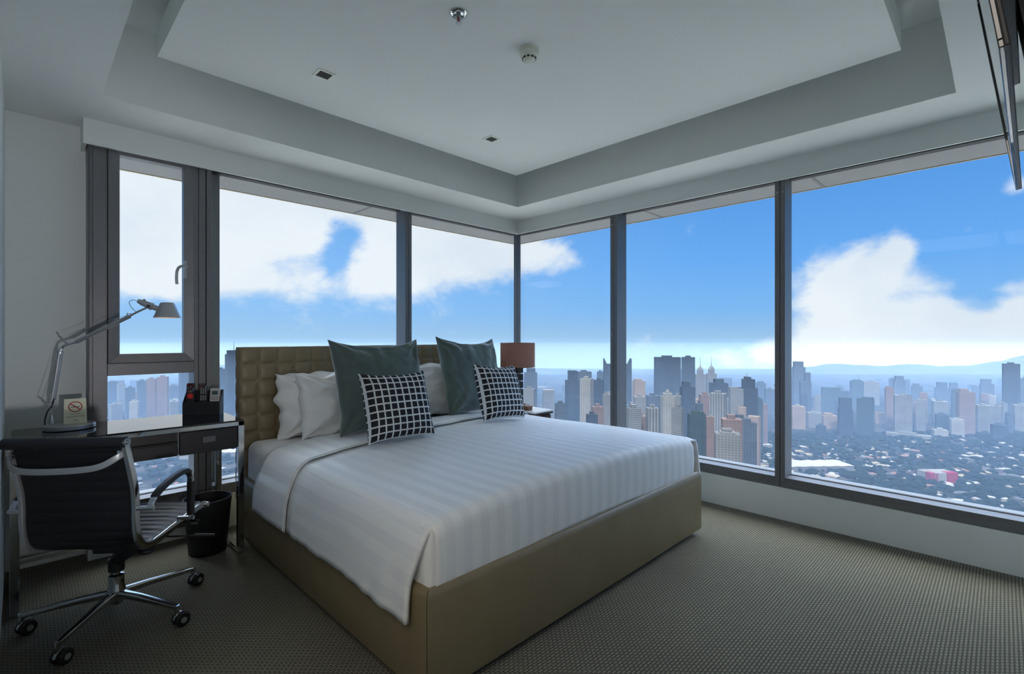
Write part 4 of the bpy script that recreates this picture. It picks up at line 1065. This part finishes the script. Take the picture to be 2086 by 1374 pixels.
# ground, ridge, haze
def ground_mat():
    m = bpy.data.materials.new('city_ground'); m.use_nodes = True; t = NT(m.node_tree); p = t.n['Principled BSDF']
    tc = t.new('ShaderNodeTexCoord').outputs['Object']
    n1 = t.new('ShaderNodeTexNoise', i={'Vector': tc, 'Scale': .012, 'Detail': 5.0}).outputs['Fac']
    n2 = t.new('ShaderNodeTexVoronoi', i={'Vector': tc, 'Scale': .05}).outputs['Color']
    c = t.ramp(n1, [(.35, (.004, .006, .005)), (.5, (.006, .008, .007)), (.6, (.02, .018, .018)), (.75, (.03, .027, .025))])
    c = t.mix(.15, c, n2, 'SOFT_LIGHT'); t.l.new(c, p.inputs['Base Color']); p.inputs['Roughness'].default_value = .9; p.inputs['Specular IOR Level'].default_value = 0; return m
o = MB().add([E2 * a + E1 * c + Vector((0, 0, GZ)) for a, c in ((-400, -5000), (-400, 5000), (3400, 5000), (3400, -5000))], [(0, 1, 2, 3)]).build('ground', ground_mat(), angle=0)
struct(o, 'hazy city ground far below the windows')
hillm = M('hazy_hill', (.02, .027, .027), .9, spec=0, noise=.3, nscale=.01)
def ridge(name, D, pts, seed):
    b = MB(); vs = []; n = 160; u0, u1 = -700, 2700
    def hz(u):
        for (a, c), (d, e) in zip(pts, pts[1:]):
            if a <= u <= d: return c + (e - c) * sstep(a, d, u)
        return pts[0][1] if u < pts[0][0] else pts[-1][1]
    def fn(i, j):
        u = u0 + (u1 - u0) * i; v = hz(u) + 4 * mn.noise((u * .012, seed, 0)) + 2 * mn.noise((u * .04, seed, 3))
        H = max(5, hgt(v, D)); prof = math.sin(PI * min(1, j)) ; 
        q = place(u, D + (j - .5) * 500); q.z = GZ + H * max(0, prof) ** .8; return q
    b.grid(n, 12, fn); o = b.build(name, hillm, angle=80, recalc=False); struct(o, 'faint mountain ridge behind the skyline'); return o
ridge('mountain_ridge', 3150, [(-700, 735), (200, 735), (600, 745), (1100, 752), (1300, 757), (1500, 757), (1620, 752), (1700, 741), (1780, 746), (1850, 743), (1960, 748), (2030, 737), (2086, 725), (2300, 715), (2700, 730)], 4)
# haze
def haze_mat(dens, hc):
    hm = bpy.data.materials.new('city_haze'); hm.use_nodes = True; t = NT(hm.node_tree); t.n.remove(t.n['Principled BSDF'])
    vs_ = t.new('ShaderNodeVolumeScatter'); vs_.inputs['Color'].default_value = hc; vs_.inputs['Density'].default_value = dens; vs_.inputs['Anisotropy'].default_value = 0
    t.l.new(vs_.outputs[0], t.n['Material Output'].inputs['Volume']); return hm
LOWH, HIGHH = (.014, .038, .095, 1), (.135, .196, .290, 1)         # brownish smog absorbs more near the streets
for q_, (ztop, cb, dens, hc) in enumerate(((-130, 3560, .00034, LOWH), (-75, 3540, .00024, LOWH), (-34, 3520, .00034, HIGHH), (-6, 3500, .00006, HIGHH), (20, 3480, .00002, HIGHH))):        # the haze thins with height
    b = MB(); ca = 90 + q_
    pl = [E2 * ca + E1 * -5200, E2 * ca + E1 * 5200, E2 * cb + E1 * 5200, E2 * cb + E1 * -5200]
    b.prism([(q.x, q.y) for q in pl], GZ - 20 - q_, EYE + ztop)
    o = b.build('haze', haze_mat(dens, hc), angle=0); o['kind'] = 'stuff'; o['label'] = 'pale blue haze lying over the city'

# unseen pale ground right below the tower, added to bounce light to the ceiling
bounce = M('pale_bounce', (.20, .20, .19), .85, noise=.06, nscale=.02)
o = MB().add([E2 * a + E1 * c + Vector((0, 0, GZ + .4)) for a, c in ((30, -700), (30, 700), (520, 700), (520, -700))], [(0, 1, 2, 3)]).build('bounce_ground', bounce, angle=0)
struct(o, 'pale paved ground, unseen, added to light the ceiling')

# low houses and trees
houses = []
wallm = [M('house_wall', c, .8, spec=0) for c in ((.045, .044, .042), (.055, .053, .052), (.04, .037, .035))]
roofs = {'pale': M('pale_roof', (.12, .118, .115), .7, spec=0), 'terracotta': M('terracotta_roof', (.075, .044, .036), .8, spec=0), 'grey': M('grey_roof', (.035, .037, .041), .8, spec=0), 'cream': M('cream_roof', (.10, .088, .066), .8, spec=0)}
hmesh = {}
for rn, rm in roofs.items():
    b = MB(); b.box(-1, 1, -.7, .7, 0, .45, 0)
    b.add([(-1.1, -.8, .45), (1.1, -.8, .45), (1.1, .8, .45), (-1.1, .8, .45), (-.5, 0, .8), (.5, 0, .8)], [(0, 1, 5, 4), (1, 2, 5), (2, 3, 4, 5), (3, 0, 4), (3, 2, 1, 0)], 1)
    o = b.build('house', [wallm[len(hmesh) % 3], rm], angle=0, loc=(0, 0, 0)); C.objects.unlink(o); hmesh[rn] = o
tmesh = []
tm = [M('tree_leaves', c, .9, spec=0, noise=.3, nscale=.5) for c in ((.003, .006, .0045), (.004, .007, .005), (.0025, .005, .0045))]
for k in range(3):
    b = MB(); n = 8
    def blob(u, v, k=k):
        th = 2 * PI * u; ph = PI * v
        p = Vector((math.sin(ph) * math.cos(th), math.sin(ph) * math.sin(th), -math.cos(ph)))
        return p * (1 + .28 * mn.noise(p * 1.7 + Vector((k * 7, 0, 0))) + .12 * mn.noise(p * 4 + Vector((k, 3, 0)))) + Vector((0, 0, .8))
    b.grid(n, 5, blob); o = b.build('tree', tm[k], angle=90, loc=(0, 0, 0)); C.objects.unlink(o); tmesh.append(o)
r3 = random.Random(5)
SIDE = {'r': ('in the wide right window', 0), 'm': ('in the middle right window', 0), 'l': ('beyond the desk window', 0)}
def spot(kind):
    if kind == 'l': u = r3.uniform(215, 485); D = r3.uniform(700, 1330)
    elif kind == 'm': u = r3.uniform(1500, 1590); D = r3.uniform(830, 1060)
    else: u = r3.uniform(1605, 2110); D = r3.uniform(600 + max(0, (1900 - u)) * .55, 1040)
    return u, D
for k in range(290):
    kind = 'l' if k % 4 == 0 else ('m' if k % 8 == 1 else 'r')
    u, D = spot(kind); 
    if kind != 'l' and D > 930 and r3.random() < .6: D -= 120
    rn = r3.choice(['pale', 'pale', 'terracotta', 'grey', 'cream', 'grey'])
    o = hmesh[rn].copy(); C.objects.link(o); o.location = place(u, D); sc_ = r3.uniform(3.2, 6.5)
    o.scale = (sc_ * r3.uniform(1, 1.6), sc_, sc_ * r3.uniform(.8, 1.1)); o.rotation_euler.z = r3.uniform(0, PI)
    tag(o, 'small house with a %s roof among trees far below, %s' % (rn, SIDE[kind][0]), 'house', '%s roofed houses %s' % (rn, SIDE[kind][0]))
for k in range(290):
    kind = 'l' if k % 5 == 0 else ('m' if k % 7 == 1 else 'r')
    u, D = spot(kind)
    o = tmesh[k % 3].copy(); C.objects.link(o); o.location = place(u, D); sc_ = r3.uniform(3.5, 7); o.scale = (sc_ * r3.uniform(1, 1.5), sc_ * r3.uniform(1, 1.5), sc_ * .75); o.rotation_euler.z = r3.uniform(0, 6)
    tag(o, 'dark green tree between houses far below, %s' % SIDE[kind][0], 'tree', 'trees %s' % SIDE[kind][0])
b = MB(); base = [(v.co.copy(), ) for v in tmesh[0].data.vertices]; fcs = [list(p.vertices) for p in tmesh[0].data.polygons]
for k in range(5200):
    kind = r3.choice('lrrrrrm')
    if kind == 'l': u = r3.uniform(150, 520); D = r3.uniform(700, 1900)
    else: u = r3.uniform(1430, 2200); D = r3.uniform(560, 1130) if r3.random() < .6 else r3.uniform(930, 1110)
    if mn.noise((u * .012, D * .009, 2)) < -.10 and r3.random() < .85: continue
    p = place(u, D); sc_ = r3.uniform(2.4, 5.2)
    b.add([p + Vector((q[0].x * sc_ * 1.3, q[0].y * sc_ * 1.3, q[0].z * sc_ * .7)) for q in base], fcs)
o = b.build('tree_canopy', tm[0], angle=90, recalc=False, loc=(0, 0, GZ)); o['kind'] = 'stuff'; o['label'] = 'dark continuous treetops spreading between the houses'
b = MB()
for k in range(420):
    kind = r3.choice('lrrrm'); u, D = spot(kind); p = place(u, D); sc_ = r3.uniform(2.6, 5.5); Rz = Matrix.Translation(p) @ Matrix.Rotation(r3.uniform(0, PI), 4, 'Z') @ Matrix.Diagonal((sc_ * r3.uniform(1, 1.7), sc_, sc_, 1))
    mi = r3.choice((0, 0, 1, 2, 2, 3))
    b.box(-1, 1, -.7, .7, 0, .45, 4, M=Rz); b.add([(-1.1, -.8, .45), (1.1, -.8, .45), (1.1, .8, .45), (-1.1, .8, .45), (-.5, 0, .8), (.5, 0, .8)], [(0, 1, 5, 4), (1, 2, 5), (2, 3, 4, 5), (3, 0, 4), (3, 2, 1, 0)], mi, M=Rz)
o = b.build('rooftops', list(roofs.values()) + [wallm[0]], angle=0, recalc=False, loc=(0, 0, GZ)); o['kind'] = 'stuff'; o['label'] = 'tiny crowded rooftops between the treetops far below'
# larger low buildings
def low(label, u0, u1, vt, D, mat, hh, roof=True, name='warehouse'):
    W = (u1 - u0) / 1000 * D; r = thing(name, label, 'building', place((u0 + u1) / 2, D)); r.rotation_euler.z = math.atan2(E1.y, E1.x) + .05
    o = MB().box(-W / 2, W / 2, 0, W * .25 + 12, 0, hh).build('wall_block', FC[mat], angle=0, loc=(0, 0, 0)); o.parent = r
    if roof:
        n = 5; bb = MB()
        for q in range(n):
            xa = -W / 2 - 1 + (W + 2) * q / n; xb = -W / 2 - 1 + (W + 2) * (q + 1) / n
            bb.add([(xa, -1, hh), (xb, -1, hh), ((xa + xb) / 2, -1, hh + 1.1), (xa, W * .25 + 13, hh), (xb, W * .25 + 13, hh), ((xa + xb) / 2, W * .25 + 13, hh + 1.1)], [(0, 1, 2), (5, 4, 3), (0, 2, 5, 3), (2, 1, 4, 5), (0, 3, 4, 1)])
        o = bb.build('sheet_roof', FC['whiteroof'], angle=0, loc=(0, 0, 0)); o.parent = r
    return r
low('long white roofed warehouse just right of the second right-wall mullion', 1612, 1742, 950, 800, 'pale', 9)
low('white roofed hall low in the middle right pane', 1520, 1575, 900, 960, 'white', 8)
low('white roofed hall seen under the desk beyond the glass', 318, 386, 935, 880, 'white', 8)
low('grey roofed hall seen under the desk right of the white one', 425, 482, 940, 900, 'pale', 8)
r = low('red and white block among trees in the wide right pane', 1894, 1952, 966, 735, 'white', 16, False, 'office_block')
W = 58 / 1000 * 735
for xa, xb in ((-W / 2 - .3, -W / 2 + 7), (W / 2 - 17, W / 2 + .3)):
    o = MB().box(xa, xb, -.4, 8, 0, 16.6).build('red_wing', FC['red'], angle=0, loc=(0, 0, 0)); o.parent = r
for k in range(3):
    o = MB().box(-W / 2 + 8.5 + k * 1.6, -W / 2 + 9.1 + k * 1.6, -.5, .2, 0, 16).build('red_stripe', FC['red'], angle=0, loc=(0, 0, 0)); o.parent = r
# ------------------------------------------------------------------ sky
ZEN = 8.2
world = bpy.data.worlds.new('sky'); bpy.context.scene.world = world; world.use_nodes = True
t = NT(world.node_tree); bg = t.n['Background']
d = t.new('ShaderNodeTexCoord').outputs['Generated']
sp = t.new('ShaderNodeSeparateXYZ', i={0: d})
az = t.math('ARCTAN2', t.math('SUBTRACT', sp.outputs[0], sp.outputs[1]), t.math('ADD', sp.outputs[0], sp.outputs[1]))
elv = t.math('ARCSINE', sp.outputs[2])
def dirn(u, v):
    a = math.atan((u - 1043) / 1000); return a, math.atan((687 - v) / 1000 * math.cos(a))
# clear sky: azure overhead fading to a milky horizon; the azimuth away from the sun is deeper
ef = t.math('MULTIPLY_ADD', elv, 1 / math.radians(100), .1)         # -10 deg .. 90 deg
def E(deg): return (deg + 10) / 100
skyR = t.ramp(ef, [(0, (.42, .50, .56)), (E(-3), (.36, .52, .70)), (E(0), (.33, .56, .83)), (E(3), (.22, .50, .92)), (E(8), (.15, .43, .93)), (E(17), (.095, .32, .80)), (E(40), (.10, .30, .72)), (1, (.12, .32, .72))])
skyL = t.ramp(ef, [(0, (.42, .50, .56)), (E(-3), (.40, .57, .74)), (E(0), (.37, .60, .87)), (E(3), (.30, .58, .96)), (E(8), (.26, .54, .97)), (E(17), (.16, .42, .88)), (E(40), (.12, .34, .76)), (1, (.12, .32, .72))])
wl = t.math('MULTIPLY_ADD', az, -1.1, .45, clamp=True)
sky = t.mix(wl, skyR, skyL)
vec = t.new('ShaderNodeCombineXYZ', i={0: az, 1: t.math('MULTIPLY', elv, 1.5), 2: 0.0}).outputs[0]
n1 = t.new('ShaderNodeTexNoise', i={'Vector': vec, 'Scale': 6.0, 'Detail': 10.0, 'Roughness': .60, 'Distortion': .5}).outputs['Fac']
n3 = t.new('ShaderNodeTexNoise', i={'Vector': vec, 'Scale': 21.0, 'Detail': 8.0, 'Roughness': .6}).outputs['Fac']
n2 = t.new('ShaderNodeTexNoise', i={'Vector': vec, 'Scale': 3.0, 'Detail': 5.0}).outputs['Fac']
cur = None
pv = t.new('ShaderNodeCombineXYZ', i={0: az, 1: elv, 2: 0.0}).outputs[0]
def blob(u, v, su, sv, k):
    global cur
    a, e = dirn(u, v); ca = math.cos(a); sa = su / 1000 * ca * ca; se = sv / 1000 * ca
    q = t.new('ShaderNodeVectorMath', operation='SUBTRACT', i={0: pv}); q.inputs[1].default_value = (a, e, 0)
    q2 = t.new('ShaderNodeVectorMath', operation='MULTIPLY', i={0: q.outputs[0]}); q2.inputs[1].default_value = (1 / sa, 1 / se, 0)
    ln = t.new('ShaderNodeVectorMath', operation='DOT_PRODUCT', i={0: q2.outputs[0], 1: q2.outputs[0]}).outputs['Value']
    g = t.math('MULTIPLY', t.math('EXPONENT', t.math('MULTIPLY', ln, -1.0)), k)
    cur = g if cur is None else t.math('ADD', cur, g)
for q in ((290, 440, 160, 130, 1.2), (300, 330, 200, 120, 1.1), (490, 480, 170, 95, 1.2), (560, 380, 180, 90, 1.1), (450, 570, 140, 36, .6), (290, 560, 90, 45, .5), (830, 510, 115, 85, 1.15), (960, 485, 120, 75, 1.1), (760, 570, 70, 34, .6), (800, 420, 150, 50, .6),
          (990, 560, 60, 40, .3), (690, 520, 30, 50, -.75), (722, 468, 34, 26, -.6), (620, 585, 90, 34, .4), (1085, 515, 60, 40, .55), (1150, 525, 60, 38, .5),
          (1700, 600, 95, 70, .95), (1780, 555, 80, 60, .9), (1830, 500, 36, 36, .75), (1750, 680, 130, 45, .8), (1880, 690, 200, 55, 1.0), (1905, 630, 60, 34, .7), (2040, 690, 140, 50, 1.0), (2080, 625, 50, 35, .7),
          (1870, 580, 30, 22, .2), (1935, 575, 40, 16, .35), (2075, 580, 45, 14, .35), (2075, 375, 35, 22, .55), (1970, 465, 26, 22, .3), (1440, 720, 60, 24, .5), (1560, 712, 40, 24, .5), (1850, 740, 300, 30, .7), (1250, 470, 40, 30, .12), (1560, 560, 60, 25, .15)):
    blob(*q)
# clouds outside the view, so that the whole dome is a broken cloudy sky
hi = t.math('MULTIPLY', t.math('SUBTRACT', elv, math.radians(24)), 2.2, clamp=True)
oc = t.math('MULTIPLY', hi, .55)
m = t.math('ADD', t.math('ADD', cur, oc), t.math('MULTIPLY', t.math('SUBTRACT', t.math('MULTIPLY_ADD', n3, .45, n1), .725), 1.7))
m = t.new('ShaderNodeMapRange', interpolation_type='SMOOTHSTEP', i={0: m, 1: .20, 2: .90, 3: 0.0, 4: .97}).outputs[0]
cc = t.ramp(n2, [(.30, (.70, .80, .92)), (.58, (.90, .95, 1.0))])
col = t.mix(m, sky, cc)
up = t.math('MULTIPLY_ADD', t.math('MULTIPLY', t.math('SUBTRACT', elv, math.radians(21)), 3.0, clamp=True), ZEN, 1.0)   # sky above the view boosted to light the room
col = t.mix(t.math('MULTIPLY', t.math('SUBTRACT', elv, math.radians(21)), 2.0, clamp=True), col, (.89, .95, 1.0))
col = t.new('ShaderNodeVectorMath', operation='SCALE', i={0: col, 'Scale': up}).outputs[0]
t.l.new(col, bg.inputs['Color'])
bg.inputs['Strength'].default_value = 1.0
world.cycles.sampling_method = 'MANUAL'; world.cycles.sample_map_resolution = 1024

def light(kind, name, loc, energy, col, **k):
    l = bpy.data.lights.new(name, kind); l.energy = energy; l.color = col
    for a, v in k.items(): setattr(l, a, v)
    o = bpy.data.objects.new(name, l); C.objects.link(o); o.location = loc; return o
s_ = light('SUN', 'sun', (0, 0, 60), 8.0, (1, .95, .86), angle=math.radians(4))
s_.rotation_euler = Vector((.75, .35, -.8)).to_track_quat('-Z', 'Y').to_euler()
# unseen spot added as low fill; throws the desk lamp's shadow on the wall
sp_ = light('SPOT', 'added_spot', (.24, -.14, .86), 62, (.97, .93, .95), spot_size=math.radians(52), spot_blend=1.0, shadow_soft_size=.035)
sp_.rotation_euler = (Vector((.12, 3.5, 1.45)) - Vector((.24, -.14, .86))).to_track_quat('-Z', 'Y').to_euler()
light('AREA', 'added_hall_fill', (-.70, .20, 2.31), 15.5, (1, .89, .79), shape='RECTANGLE', size=1.1, size_y=1.1)  # unseen area fill added in the hall to brighten the room
# ------------------------------------------------------------------ camera: level, 45 degrees to both window walls
cam = bpy.data.cameras.new('camera'); co = bpy.data.objects.new('camera', cam); C.objects.link(co)
co.location = (0, 0, EYE); co.rotation_euler = (PI / 2, 0, -PI / 4)
cam.sensor_width = 36; cam.lens = 1000 / 2086 * 36; cam.clip_start = .02; cam.clip_end = 20000
sc = bpy.context.scene; sc.camera = co
sc.view_settings.view_transform = 'Standard'; sc.view_settings.look = 'None'; sc.view_settings.exposure = 0; sc.view_settings.gamma = 1
sc.view_settings.use_curve_mapping = False
try:
    sc.cycles.use_denoising = True; sc.cycles.denoiser = 'OPENIMAGEDENOISE'; sc.cycles.max_bounces = 10; sc.cycles.diffuse_bounces = 6; sc.cycles.glossy_bounces = 5; sc.cycles.transparent_max_bounces = 16; sc.cycles.transmission_bounces = 6
    sc.cycles.volume_bounces = 0; sc.cycles.caustics_reflective = False; sc.cycles.caustics_refractive = False; sc.cycles.sample_clamp_indirect = 6
except Exception: pass
